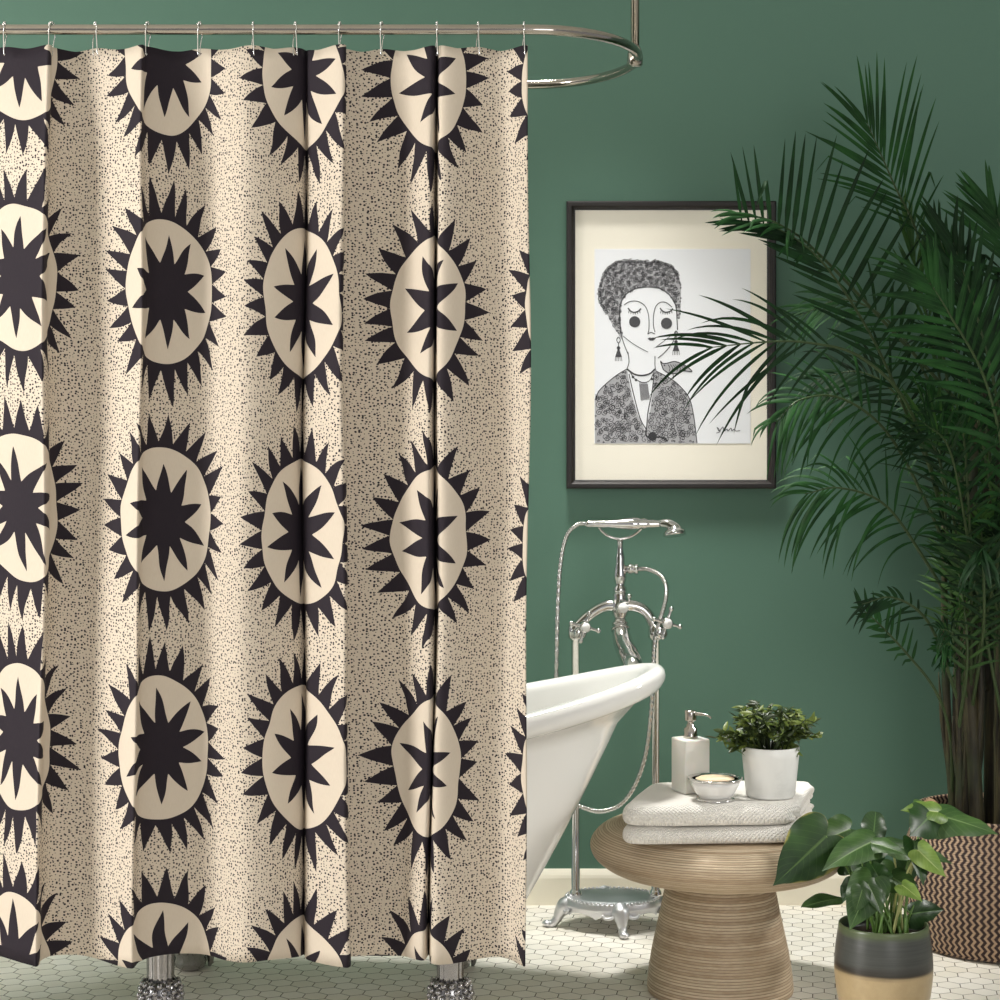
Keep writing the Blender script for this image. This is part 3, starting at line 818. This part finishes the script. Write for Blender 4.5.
def broad_leaf(mb, uvs, B, T, N, W, fold=.25, curl=.15, lobe=.18, nl=14, nw=10, tipp=1.0, wavy=.0, shape='heart', asym=0):
    B, T, N = Vector(B), Vector(T), Vector(N).normalized()
    ax = T-B; L = ax.length; ax.normalize(); N = (N-ax*N.dot(ax)).normalized(); S = ax.cross(N)
    vs = []
    if shape in ('heart', 'round'):
        hp = [(1, 0), (.9, .07), (.76, .2), (.55, .35), (.32, .46), (.1, .5), (-.08, .45), (-.08-lobe*.5, .3), (-.05-lobe*.45, .13), (0, .0)]
        if shape == 'round': hp = [(1, 0), (.98, .2), (.85, .38), (.6, .49), (.35, .5), (.12, .42), (-.04, .26), (-.06, .12), (0, 0)]
        oc = catmull([Vector((a_, b_, 0)) for a_, b_ in hp], 4)
        for sd in (-1, 1):
            vs = []
            for q in oc:
                mx_ = max(0, q.x)*.92+(.08 if q.x > .9 else .0)*q.x
                for j in range(nw//2+1):
                    f = j/(nw//2); al = lerp(mx_, q.x, f); w_ = q.y*f
                    sdv = w_*W*sd; t = max(0, al)
                    h_ = abs(sdv)*fold-curl*L*t*t-W*(w_**2)*(.5+curl*2)+wavy*W*math.sin(al*12+sd*2)*f*w_*2.4-.25*L*min(0, al)**2
                    vs.append(B+ax*al*L+S*sdv+N*h_); uvs.append((.5+sd*.5*f*(1 if q.y > .001 else 0), al))
            n2 = nw//2+1
            mb.add(vs, [((i*n2+j, i*n2+j+1, (i+1)*n2+j+1, (i+1)*n2+j) if sd > 0 else (i*n2+j+1, i*n2+j, (i+1)*n2+j, (i+1)*n2+j+1)) for i in range(len(oc)-1) for j in range(n2-1)])
        return
    for i in range(nl+1):
        t = i/nl
        if shape == 'heart': w = (math.sin(PI*min(1, (t*.93+.07)**.62))**.8)*(1-.25*t) if t < 1 else .0
        elif shape == 'round': w = math.sqrt(max(0, 1-(2*t-1)**2))
        else: w = math.sin(PI*t**.8)**.9 if 0 < t < 1 else .0
        w = max(w, .015)
        for j in range(nw+1):
            s_ = (j/nw-.5)*2
            along = t*L-(lobe*L*(abs(s_)**1.5)*(1-t)**2.5)
            side = s_*w*W/2*(1+asym*s_)
            h_ = abs(s_)*w*W/2*fold - curl*L*(t**2)*1.0 - curl*.3*L*(s_**2)*w + wavy*W*math.sin(t*11+s_*4)*abs(s_)
            vs.append(B+ax*along+S*side+N*h_); uvs.append((j/nw, t))
    mb.add(vs, [(i*(nw+1)+j, i*(nw+1)+j+1, (i+1)*(nw+1)+j+1, (i+1)*(nw+1)+j) for i in range(nl) for j in range(nw)])
def leaf_obj(mb, uvs, name, m, parent, loc=None):
    o_ = mb.build(name, m, parent, True, loc); set_uv(o_, uvs); return o_

# ---------------------------------------------------------------- small potted plant on towels
m_whitepot, nt, b = newmat('white_marbled_ceramic')
x, y, z, v = coords(nt)
nt.links.new(mixc(nt, noise_(nt, v, 14, 4, .7).soft(.5, .8)*.5, srgb(240, 240, 236), srgb(205, 206, 202)), b.inputs['Base Color']); b.inputs['Roughness'].default_value = .3
pc = P(770.5, 0, 4.225); pc.z = ZS
sp_ = thing('potted_plant', 'small bushy green plant in a white pot, standing on the towels', 'potted plant', pc)
m_ = MB(); lathe(m_, [(0, 0), (.05, 0), (.0525, .003), (.056, .04), (.0605, .085), (.0622, .106), (.0605, .108), (.0585, .105), (.057, .09), (0, .09)], pc, 56)
m_.build('pot', m_whitepot, sp_)
m_ = MB(); lathe(m_, [(0, .088), (.0565, .088), (.05, .093), (.02, .097), (0, .097)], pc, 32); m_.build('soil', m_soil, sp_)
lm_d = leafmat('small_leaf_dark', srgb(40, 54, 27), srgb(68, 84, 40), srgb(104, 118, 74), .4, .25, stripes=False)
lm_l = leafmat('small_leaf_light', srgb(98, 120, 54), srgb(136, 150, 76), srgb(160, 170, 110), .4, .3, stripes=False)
rg = random.Random(11)
md_, ud = MB(), []; ml_, ul = MB(), []; ms = MB()
for k in range(46):
    a = rg.uniform(0, 2*PI); rad = rg.uniform(.0, .045); b0 = pc+Vector((rad*math.cos(a), rad*math.sin(a), .094))
    out = rg.uniform(.1, 1.15); hgt = rg.uniform(.055, .118)*(1-.28*out)
    d_ = Vector((math.cos(a), math.sin(a)*.8, 0))
    tip = b0+d_*out*.072+Vector((0, 0, hgt))
    if k % 9 == 0: tip += d_*.012+Vector((0, 0, -.035))
    st = catmull([b0, b0.lerp(tip, .5)+Vector((0, 0, .012)), tip], 4)
    tube(ms, st, resample([.0018, .0015, .0008], len(st)), 5)
    for q in range(3, len(st)):
        for s_ in range(3):
            c_ = st[q]; dd = Vector((rg.gauss(0, 1), rg.gauss(0, 1), rg.gauss(.25, .6))).normalized()
            dd = (dd+d_*.5).normalized(); L_ = rg.uniform(.019, .034)
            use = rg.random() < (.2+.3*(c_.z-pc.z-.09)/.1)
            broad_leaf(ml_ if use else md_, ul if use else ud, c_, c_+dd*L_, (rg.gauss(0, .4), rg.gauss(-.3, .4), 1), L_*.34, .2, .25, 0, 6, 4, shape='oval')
for (sx, sy) in ((724, 739), (733, 735), (812, 722), (818, 738), (795, 752), (790, 756), (735, 748)):
    e = P(sx, sy, 4.2); b0 = pc+(e-pc)*.3; b0.z = pc.z+.1
    st = catmull([b0, b0.lerp(e, .5)+Vector((0, 0, .014)), e], 4); tube(ms, st, .0012, 5)
    for q in range(3, len(st)):
        for s_ in range(3):
            dd = (Vector((rg.gauss(0, .7), rg.gauss(0, .7), rg.gauss(0, .6)))+(e-b0).normalized()).normalized(); L_ = rg.uniform(.014, .024)
            broad_leaf(ml_, ul, st[q], st[q]+dd*L_, (rg.gauss(0, .4), -.5, 1), L_*.5, .2, .12, 0, 5, 4, shape='oval')
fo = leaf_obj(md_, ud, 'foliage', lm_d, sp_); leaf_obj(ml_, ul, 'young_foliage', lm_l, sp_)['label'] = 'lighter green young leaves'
ms.build('stems', lm_d, sp_)

# ================================================================ BROAD-LEAF PLANT IN CERAMIC POT
PD = 4.1
cc = P(883.5, 0, PD); cc.z = 0
m_cer, nt, b = newmat('reactive_glaze')
x, y, z, v = coords(nt)
zn = z+(noise_(nt, vec(nt, x*2, y*2, z*30), 3, 3)-.5)*.02
st_ = noise_(nt, vec(nt, x*2, y*2, z*90), 3, 3)
up_ = mixc(nt, st_, srgb(54, 56, 54), srgb(84, 86, 82))
lo_ = mixc(nt, noise_(nt, v, 30, 4, .7), srgb(196, 174, 134), srgb(164, 142, 106))
c_ = mixc(nt, zn.soft(.118, .132), lo_, srgb(44, 38, 32)); c_ = mixc(nt, zn.soft(.128, .15), c_, up_)
c_ = mixc(nt, zn.soft(.195, .212), c_, srgb(92, 104, 72))
nt.links.new(c_, b.inputs['Base Color']); b.inputs['Roughness'].default_value = .3
bump(nt, b, st_, .001, .4)
ph = thing('potted_philodendron', 'glossy broad-leaved plant in a banded grey and tan ceramic pot, on the floor', 'potted plant', cc)
m_ = MB(); lathe(m_, catmull([Vector((a, b_, 0)) for a, b_ in [(.07, .0), (.082, .02), (.094, .06), (.1, .1), (.1015, .13), (.0985, .17), (.094, .2), (.0925, .213), (.089, .216), (.086, .21), (.086, .19)]], 4) and [(p.x, p.y) for p in catmull([Vector((a, b_, 0)) for a, b_ in [(.07, .0), (.082, .02), (.094, .06), (.1, .1), (.1015, .13), (.0985, .17), (.094, .2), (.0925, .213), (.089, .216), (.086, .21), (.086, .19)]], 4)]+[(0, .19)], cc, 72)
m_.build('ceramic_pot', m_cer, ph)
m_ = MB(); lathe(m_, [(0, .188), (.086, .188), (.06, .195), (0, .2)], cc, 32); m_.build('soil', m_soil, ph)
pl_d = leafmat('philodendron_dark', srgb(28, 54, 22), srgb(44, 76, 32), srgb(82, 112, 62), .4, .15)
pl_m = leafmat('philodendron_mid', srgb(44, 72, 34), srgb(70, 100, 50), srgb(112, 138, 86), .4, .22)
pl_l = leafmat('philodendron_light', srgb(88, 124, 50), srgb(134, 160, 76), srgb(176, 192, 122), .4, .35)
pl_v = leafmat('philodendron_edged', srgb(26, 52, 22), srgb(44, 74, 32), srgb(74, 100, 52), .4, .15, edge=srgb(176, 164, 96))
pl_s = mat('petiole', srgb(92, 124, 58), .45); pl_s2 = mat('pale_petiole', srgb(170, 172, 110), .45)
# base px, tip px, depths, normal, width px, fold, curl, lobe, material, petiole start x
LV = [
 # (bx,by,bd, tx,ty,td, normal, W, fold, curl, lobe, shape, mat)
 (826, 836, 4.08, 776, 884, 4.00, (.25, -1, .45), .125, .12, .10, .22, 'heart', pl_v),
 (850, 829, 4.16, 817, 842, 4.10, (-.1, -.9, .6), .085, .25, .12, .25, 'heart', pl_m),
 (873, 840, 4.16, 876, 811, 4.20, (.0, -1, .25), .054, .08, .04, .1, 'round', pl_d),
 (872, 842, 4.06, 826, 862, 3.95, (.05, -.75, .9), .082, .35, .16, .22, 'heart', pl_m),
 (868, 843, 4.06, 905, 848, 4.00, (.2, -.7, .9), .062, .35, .2, .2, 'heart', pl_m),
 (893, 846, 4.10, 953, 858, 4.04, (.1, -.55, 1), .07, .3, .12, .2, 'heart', pl_m),
 (914, 843, 4.10, 926, 884, 4.02, (.45, -1, .2), .058, .3, .1, .1, 'heart', pl_d),
 (918, 850, 4.05, 945, 876, 4.0, (-.5, -1, .5), .05, .35, .12, .1, 'heart', pl_l),
 (842, 898, 4.10, 802, 903, 4.02, (0, -.35, 1), .052, .2, .08, .05, 'oval', pl_m),
 (872, 880, 4.03, 850, 928, 3.97, (-.3, -1, .15), .085, .15, .12, .2, 'heart', pl_m),
 (858, 882, 4.08, 842, 900, 4.03, (-.4, -.7, .7), .06, .3, .1, .2, 'heart', pl_d),
 (868, 884, 4.02, 884, 914, 3.98, (.4, -1, .3), .05, .35, .12, .15, 'heart', pl_m),
 (880, 880, 4.05, 868, 858, 4.08, (0, -.8, .6), .06, .3, .1, .1, 'heart', pl_d),
 (893, 878, 4.07, 920, 893, 4.02, (.3, -1, .4), .062, .3, .15, .2, 'heart', pl_m),
 (902, 885, 4.02, 922, 899, 3.98, (.2, -1, .6), .04, .3, .15, .1, 'heart', pl_l),
 (895, 868, 4.1, 880, 888, 4.04, (-.2, -1, .4), .058, .3, .1, .15, 'heart', pl_m),
 (905, 872, 4.14, 915, 850, 4.16, (.2, -1, .4), .05, .3, .1, .15, 'heart', pl_d),
 (912, 914, 4.14, 942, 908, 4.10, (.1, -.8, .7), .07, .2, .12, .2, 'heart', pl_d),
 (884, 862, 4.14, 862, 872, 4.10, (-.2, -.9, .5), .06, .3, .12, .2, 'heart', pl_d),
 (862, 890, 4.0, 856, 912, 3.97, (.2, -1, .3), 0.045, .35, .12, .15, 'heart', pl_m),
 (925, 812, 4.16, 1000, 829, 4.12, (.05, -.5, 1), .12, .12, .10, .2, 'heart', pl_m),
 (938, 812, 4.14, 903, 807, 4.10, (-.1, -.7, .8), .06, .3, .12, .2, 'heart', pl_l),
 (930, 816, 4.12, 914, 833, 4.04, (-.1, -1, .2), .085, .12, .14, .2, 'heart', pl_d),
 (852, 872, 4.2, 846, 850, 4.24, (0, -.9, .5), .06, .3, .1, .15, 'heart', pl_d),
 (906, 866, 4.2, 928, 846, 4.24, (.1, -.9, .5), .06, .3, .1, .15, 'heart', pl_d)]
rg = random.Random(3)
for i, (bx, by, bd, tx, ty, td, N_, W_l, fo_, cu, lo, shp, mm) in enumerate(LV):
    mb2, uv2 = MB(), []
    Bp = P(bx, by, bd); Tp = P(tx, ty, td)
    broad_leaf(mb2, uv2, Bp, Tp, N_, W_l, fo_, cu, lo, 18, 12, wavy=.035, shape=shp)
    lf = leaf_obj(mb2, uv2, 'leaf', mm, ph)
    root_ = Vector((cc.x+rg.uniform(-.03, .04), cc.y+rg.uniform(-.03, .03), .192))
    mid = root_.lerp(Bp, .55)+Vector((0, .01, .02 if Bp.z > .25 else .03))
    m2 = MB(); pth = catmull([root_, mid, Bp-Vector((0, 0, .001))], 8)
    tube(m2, pth, resample([.0032, .0026, .002], len(pth)), 8)
    m2.build('petiole', pl_s2 if mm is pl_l or i in (5,) else pl_s, lf)
m_ = MB()
for k in range(16):
    a = rg.uniform(0, 6.28); r0 = rg.uniform(0, .055); b0 = Vector((cc.x+r0*math.cos(a), cc.y+r0*math.sin(a), .19))
    t0_ = b0+Vector((rg.uniform(-.02, .02), rg.uniform(-.02, .01), rg.uniform(.03, .07)))
    tube(m_, [b0, b0.lerp(t0_, .5), t0_], [.0032, .003, .0018], 8)
m_.build('young_stems', pl_s, ph)

# ================================================================ PALM IN WOVEN BASKET
BC = P(1000, 0, 4.77); BC.z = 0
m_bas, nt, b = newmat('zigzag_weave')
U, V, _, uv = coords(nt, 'UV')
U = U*(2*PI*.235); 
zz_ = ((V*(1/.0205)).frac()-.5).abs()*2
ph_ = (U+zz_*.0085)*(1/.0165)
wv_ = ph_.frac()
rown = (V*(1/.0051)).frac()
dark = ((wv_-.5).abs()).lt(.27)
nz = noise_(nt, vec(nt, U, V, 0.0), 90, 2)
c_ = mixc(nt, dark, mixc(nt, nz, srgb(196, 170, 142), srgb(168, 138, 112)), mixc(nt, nz, srgb(40, 24, 22), srgb(62, 40, 36)))
nt.links.new(c_, b.inputs['Base Color']); b.inputs['Roughness'].default_value = .7
bump(nt, b, (rown-.5).abs()*-1.2+((ph_*1.0).frac()-.5).abs()*.8, .0025, .8)
bas = thing('woven_basket', 'round black and natural zigzag woven basket holding the tall palm', 'basket', BC)
prof = [(.0, .004), (.192, .004), (.211, .009), (.22, .033), (.229, .07), (.236, .12), (.237, .165), (.23, .215), (.215, .265), (.206, .3), (.206, .318), (.2, .322), (.195, .316), (.194, .27), (.21, .2), (.21, .1), (.18, .03), (0, .03)]
dense = [(p.x, p.y) for p in catmull([Vector((a, c2, 0)) for a, c2 in prof], 5)]
m_ = MB(); lathe(m_, dense, BC, 96)
bo = m_.build('basket_body', m_bas, bas)
me = bo.data; l = me.uv_layers.new(name='UVMap'); SG = 96
for p_ in me.polygons:
    ks = [me.loops[li].vertex_index % SG for li in p_.loop_indices]; wrap = (max(ks)-min(ks)) > SG/2
    for li, k in zip(p_.loop_indices, ks):
        z_ = me.vertices[me.loops[li].vertex_index].co.z
        l.data[li].uv = (((k+SG) if (wrap and k < SG/2) else k)/SG, z_)
m_ = MB()
for sx in (-1, 1):
    a0 = 205 if sx < 0 else 25
    pth = []
    for i in range(13):
        t = i/12; a = R(a0-14+28*t); r2 = .205
        pth.append((BC.x+r2*math.cos(a), BC.y+r2*math.sin(a), .305+.05*math.sin(PI*t)))
    mh = MB(); tube(mh, pth, .008, 10); mh.build('basket_handle', mat('jute_rope', srgb(150, 120, 90), .8), bas)

palm_d = leafmat('palm_leaflet_dark', srgb(17, 40, 20), srgb(28, 62, 30), srgb(38, 72, 38), .6, .18, stripes=False)
palm_m = leafmat('palm_leaflet_mid', srgb(26, 58, 28), srgb(42, 88, 40), srgb(54, 98, 48), .6, .22, stripes=False)
palm_l = leafmat('palm_leaflet_light', srgb(46, 84, 38), srgb(74, 114, 50), srgb(90, 124, 62), .5, .35, stripes=False)
m_rach = mat('palm_stalk', srgb(54, 74, 36), .5)
m_cane, nt, b = newmat('palm_cane')
x, y, z, v = coords(nt)
cn = noise_(nt, vec(nt, x*6, y*6, z*.6), 9, 4, .65)
c_ = mixc(nt, cn.soft(.35, .65), srgb(32, 27, 18), srgb(74, 68, 44)); c_ = mixc(nt, noise_(nt, v, 5, 2).soft(.5, .7)*.6, c_, srgb(48, 64, 34))
nt.links.new(c_, b.inputs['Base Color']); b.inputs['Roughness'].default_value = .6; bump(nt, b, cn, .003, .6)
palm = thing('areca_palm', 'tall dark green palm with arching feathery fronds, growing from the woven basket', 'palm', (BC.x, BC.y, .03))
m_ = MB(); lathe(m_, [(.0, .03), (.18, .032), (.21, .12), (.212, .2), (.203, .245), (.12, .255), (0, .26)], BC, 40); m_.build('soil', m_soil, palm)
CPALL = []
rg = random.Random(21)
canes = [(956, 944, 520, .011, -.06), (966, 962, 470, .014, .02), (978, 975, 420, .017, -.09), (990, 985, 380, .015, .05), (1002, 1000, 400, .018, -.03), (1016, 1016, 360, .015, .08), (1032, 1035, 430, .013, 0), (972, 985, 560, .012, .1), (1000, 1012, 560, .013, -.12), (960, 958, 640, .009, -.1)]
for (bx, tx, ty, r0, dd) in canes:
    b0 = P(bx, 800, 4.77+dd); b0.z = .24; t0_ = P(tx, ty, 4.77+dd*1.4)
    mid = b0.lerp(t0_, .5)+Vector((rg.uniform(-.012, .012), rg.uniform(-.02, .02), 0))
    pth = catmull([b0, mid, t0_], 14); m2 = MB()
    CPALL.extend(pth)
    rad = [r0*(1.1-.55*i/len(pth))*(1+.1*(i % 7 == 0)) for i in range(len(pth))]
    tube(m2, pth, rad, 12)
    # dry sheaths peeling off the cane
    for k in range(2):
        i0 = rg.randint(3, 12); p = pth[i0]; a = rg.uniform(0, 6.28)
        q2 = pth[i0+8]+Vector((math.cos(a), math.sin(a), 0))*r0*1.5
        tube(m2, catmull([p+Vector((math.cos(a), math.sin(a), 0))*r0*.6, p.lerp(q2, .5)+Vector((math.cos(a), math.sin(a), 0))*r0*.5, q2], 5), resample([r0*.5, r0*.55, .001], 11), 6)
    m2.build('cane', m_cane, palm)

CP = CPALL
def snap(p):
    return min(CP, key=lambda c: (c.x-p.x)**2+(c.z-p.z)**2*.6+(c.y-p.y)**2*.1).copy()
def frond(pts, t0, Lu, Ld, nL, N=(0, -1, 0), w=.013, droop=.35, a0=62, a1=22, m=None, seed=0, jit=1.0, r0=.0045, low=None):
    pts = [snap(pts[0])]+list(pts[1:])
    rg = random.Random(seed*7+1)
    d = catmull(pts, 14); M_ = len(d); N = Vector(N).normalized()
    mb2, uv2 = MB(), []
    for i in range(nL):
        t = t0+(1-t0)*(i+.5)/nL
        fi = t*(M_-1); k = min(int(fi), M_-2); p = d[k].lerp(d[k+1], fi-k)
        T_ = (d[min(k+2, M_-1)]-d[max(k-1, 0)]).normalized(); S_ = T_.cross(N).normalized(); NN = S_.cross(T_).normalized()
        s = (t-t0)/(1-t0)
        prof_ = min(1, .55+1.6*s)*(1-.45*max(0, s-.45)/.55)
        ang = R(lerp(a0, a1, s**1.2))
        for side, L0 in ((1, Lu), (-1, Ld)):
            if L0 <= 0: continue
            a_s = ang if side > 0 or low is None else R(lerp(low[0], low[1], s**1.2))
            aa = a_s+R(rg.gauss(0, 5)*jit); L_ = L0*prof_*rg.uniform(.82, 1.1)
            dir_ = (T_*math.cos(aa)+S_*side*math.sin(aa)+NN*rg.gauss(.12, .13*jit)).normalized()
            g = droop*rg.uniform(.5, 1.6); seg = 9; q = p.copy()
            ww = w*rg.uniform(.8, 1.15)*(.75+.25*math.sin(PI*s)); wv = dir_.cross(NN).normalized(); vs = []
            tw = rg.uniform(-.5, .5)
            kink = rg.random() < .12; ki = rg.randint(5, 7)
            for e in range(seg+1):
                f = e/seg
                ws = ww*min(1, .35+3*f)*(1-f**2.6)**.8
                wdir = (wv*math.cos(tw*f)+NN*math.sin(tw*f))
                nr = dir_.cross(wdir).normalized()
                for c3 in (-1, 0, 1):
                    vs.append(q+wdir*c3*ws/2+nr*(0 if c3 else -ws*.14)); uv2.append((.5+c3*.5, f))
                dir_ = (dir_+Vector((0, 0, -g*(1.0/seg)*(.4+1.8*f)))).normalized()
                if kink and e == ki: dir_ = (dir_+Vector((rg.uniform(-.3, .3), 0, -1.3))).normalized()
                q = q+dir_*L_/seg
                if q.y > WALL-.03: q.y = WALL-.03
                wv = (wv-dir_*wv.dot(dir_)).normalized(); NN2 = dir_.cross(wv)
            mb2.add(vs, [(e*3+c3, e*3+c3+1, (e+1)*3+c3+1, (e+1)*3+c3) for e in range(seg) for c3 in range(2)])
    fr_ = leaf_obj(mb2, uv2, 'frond', m or palm_d, palm)
    m3 = MB(); tube(m3, d, resample([r0, r0*.8, r0*.6, r0*.22], M_), 8); m3.build('stalk', m_rach, fr_)
    return fr_
def PP(*a): return [P(*q) for q in a]
# top upright frond
frond(PP((966, 560, 4.8), (950, 400, 4.8), (922, 250, 4.76), (893, 182, 4.72), (866, 120, 4.68)), .54, .29, .27, 15, w=.0105, droop=.16, a0=42, a1=14, m=palm_m, seed=1, jit=.35, low=(42, 14))
# big arching frond over the picture's corner
frond(PP((975, 700, 4.77), (945, 520, 4.72), (905, 410, 4.66), (868, 330, 4.6), (822, 262, 4.54), (780, 230, 4.5), (738, 220, 4.46)), .36, .285, .2, 22, w=.014, droop=.02, a0=58, a1=68, m=palm_d, seed=2, jit=.5, low=(40, 6))
frond(PP((880, 330, 4.7), (830, 265, 4.6), (780, 225, 4.5), (735, 212, 4.45)), .3, .0, .2, 16, N=(0, -.7, .7), w=.013, droop=.3, a0=50, a1=14, m=palm_m, seed=3)
# frond reaching across the portrait
frond(PP((958, 520, 4.6), (910, 410, 4.5), (862, 358, 4.45), (810, 343, 4.42), (765, 342, 4.4), (706, 348, 4.38)), .5, .27, .3, 11, w=.0095, droop=.42, a0=34, a1=14, m=palm_d, seed=4, jit=.7, low=(46, 12))
# right-hand side, upright
frond(PP((1010, 520, 4.6), (1000, 420, 4.55), (978, 320, 4.5), (952, 238, 4.45)), .3, .2, .25, 18, w=.017, droop=.02, a0=40, a1=14, m=palm_d, seed=5)
frond(PP((1040, 420, 4.6), (1026, 310, 4.55), (1006, 240, 4.5), (990, 205, 4.5)), .3, .18, .2, 15, w=.016, droop=.05, a0=42, a1=14, m=palm_m, seed=6)
frond(PP((1000, 560, 4.7), (985, 420, 4.7), (968, 330, 4.7), (950, 270, 4.7), (935, 225, 4.7)), .4, .14, .16, 16, N=(.5, -1, 0), w=.014, droop=.1, a0=40, a1=12, m=palm_m, seed=7)
frond(PP((975, 520, 4.84), (950, 420, 4.86), (930, 330, 4.86), (915, 262, 4.86), (905, 215, 4.86)), .35, .15, .16, 20, N=(.7, -.7, 0), w=.015, droop=-.03, a0=32, a1=10, m=palm_l, seed=17)
frond(PP((1010, 600, 4.5), (1005, 470, 4.42), (985, 380, 4.36), (950, 315, 4.3), (925, 275, 4.28)), .3, .2, .24, 20, w=.016, droop=.3, a0=52, a1=18, m=palm_m, seed=8)
# mid drooping fronds at the left
frond(PP((960, 600, 4.7), (925, 500, 4.64), (885, 430, 4.6), (840, 398, 4.56), (800, 400, 4.52), (776, 422, 4.5)), .3, .17, .27, 19, N=(0, -.8, .5), w=.010, droop=1.0, a0=60, a1=25, m=palm_m, seed=9)
frond(PP((958, 640, 4.7), (925, 560, 4.62), (885, 505, 4.56), (840, 488, 4.52), (805, 494, 4.5)), .3, .18, .3, 17, N=(0, -.8, .5), w=.010, droop=1.2, a0=60, a1=25, m=palm_m, seed=10)
frond(PP((968, 620, 4.8), (935, 480, 4.84), (900, 400, 4.88), (860, 372, 4.92), (815, 380, 4.95)), .3, .18, .2, 20, N=(0, -.8, .4), w=.010, droop=.7, a0=60, a1=25, m=palm_d, seed=11)
frond(PP((975, 560, 4.8), (950, 440, 4.84), (905, 340, 4.88), (850, 300, 4.95), (800, 315, 5.0)), .3, .16, .2, 20, N=(0, -.8, .4), w=.010, droop=.6, a0=60, a1=25, m=palm_m, seed=12)
# low frond on its long bare stalk
frond(PP((958, 800, 4.7), (950, 735, 4.66), (935, 690, 4.62), (908, 655, 4.6), (880, 625, 4.58), (858, 606, 4.56)), .55, .09, .05, 12, w=.010, droop=.1, a0=55, a1=25, m=palm_m, seed=13)
frond(PP((958, 700, 4.65), (930, 625, 4.6), (895, 598, 4.57), (862, 604, 4.55)), .35, .05, .13, 10, w=.009, droop=.6, a0=45, a1=20, m=palm_d, seed=14)
# dense heart of the plant and the side beyond the frame
rg = random.Random(77)
mm_ = [palm_d, palm_d, palm_m, palm_l]
for k in range(20):
    bx, by = rg.uniform(955, 1015), rg.uniform(600, 760); dep = rg.uniform(4.55, 4.9)
    tx = bx+rg.uniform(-95, 60); ty = by-rg.uniform(180, 330)
    dd = rg.uniform(-.28, .22)
    pts = PP((bx, by, dep), (lerp(bx, tx, .25), lerp(by, ty, .45), dep+dd*.3), (lerp(bx, tx, .6), lerp(by, ty, .85), dep+dd*.7), (tx, ty+rg.uniform(-10, 40), min(5.05, dep+dd)))
    frond(pts, .25, rg.uniform(.12, .2), rg.uniform(.12, .2), 17, N=(rg.uniform(-.6, .6), -1, rg.uniform(-.1, .5)), w=rg.uniform(.008, .013), droop=rg.uniform(.2, .9), a0=55, a1=20, m=rg.choice(mm_), seed=100+k)
for k in range(12):
    bx, by = rg.uniform(960, 1010), rg.uniform(640, 720); dep = rg.uniform(4.6, 4.8)
    tx, ty = bx+rg.uniform(-60, 20), by-rg.uniform(20, 140)
    frond(PP((bx, by, dep), (lerp(bx, tx, .5), lerp(by, ty, .6)-15, dep-.05), (tx, ty, dep-.1)), .2, .08, .09, 10, N=(rg.uniform(-.6, .6), -1, .3), w=.008, droop=.5, m=rg.choice(mm_), seed=200+k, r0=.003)
for k in range(9):
    a = R(rg.uniform(-75, 60)); h_ = rg.uniform(1.0, 1.9); L_ = rg.uniform(.3, .5)
    b0 = Vector((BC.x+rg.uniform(.02, .12), BC.y+rg.uniform(-.08, .08), .8))
    d_ = Vector((math.cos(a), math.sin(a)*.6, 0))
    frond([b0, b0+Vector((0, 0, (h_-.8)*.6))+d_*.05, b0+Vector((0, 0, h_-.8))+d_*L_*.55, b0+Vector((0, 0, (h_-.8)*.9))+d_*L_], .35, .22, .22, 18, N=(0, -.6, .8), w=.013, droop=.5, m=rg.choice(mm_), seed=300+k)

# ================================================================ LIGHT
def area(name, loc, target, size, power, col=(1, 1, 1), sy=None):
    l_ = bpy.data.lights.new(name, 'AREA'); l_.energy = power; l_.size = size; l_.color = col
    if sy: l_.shape = 'RECTANGLE'; l_.size_y = sy
    o_ = bpy.data.objects.new(name, l_); C.objects.link(o_); o_.location = loc
    o_.rotation_euler = (Vector(target)-Vector(loc)).to_track_quat('-Z', 'Y').to_euler(); return o_
area('left_key_light', (-4.3, 2.1, 2.0), (0, 4.1, 1.1), 1.1, 182, (1, .975, .945), 1.9)  # broad soft key from the left front, source unseen, no window built
area('fill_light', (1.5, -.6, 1.6), (.2, 4.6, .7), 1.8, 44, (1, .98, .96))
def spot(name, loc, target, power, cone, soft, blend=.6):
    sl = bpy.data.lights.new(name, 'SPOT'); sl.energy = power; sl.spot_size = R(cone); sl.spot_blend = blend; sl.shadow_soft_size = soft; sl.color = (1, .98, .94)
    so_ = bpy.data.objects.new(name, sl); C.objects.link(so_); so_.location = loc
    so_.rotation_euler = (Vector(target)-so_.location).to_track_quat('-Z', 'Y').to_euler()
spot('overhead_fill_spot', (.12, 4.72, 2.68), (.62, 4.55, 0), 260, 58, .16, .85)  # unseen spot added overhead to brighten the floor and lower right wall
spot('side_spot', (2.7, 4.0, 1.9), (.6, 4.32, .4), 130, 22, .12)
w = bpy.data.worlds.new('room_air'); sc.world = w; w.use_nodes = True
w.node_tree.nodes['Background'].inputs[0].default_value = (.95, .96, 1, 1); w.node_tree.nodes['Background'].inputs[1].default_value = .32

# ================================================================ CAMERA
cam = bpy.data.cameras.new('camera'); co = bpy.data.objects.new('camera', cam); C.objects.link(co)
co.location = (0, 0, H); co.rotation_euler = (PI/2, 0, 0)
cam.sensor_width = 36; cam.lens = F/1000*36; cam.shift_y = -.08; cam.clip_start = .05; cam.clip_end = 60
sc.camera = co
vs_ = sc.view_settings; vs_.view_transform = 'Standard'; vs_.look = 'None'; vs_.gamma = 1; vs_.exposure = 0; vs_.use_curve_mapping = False
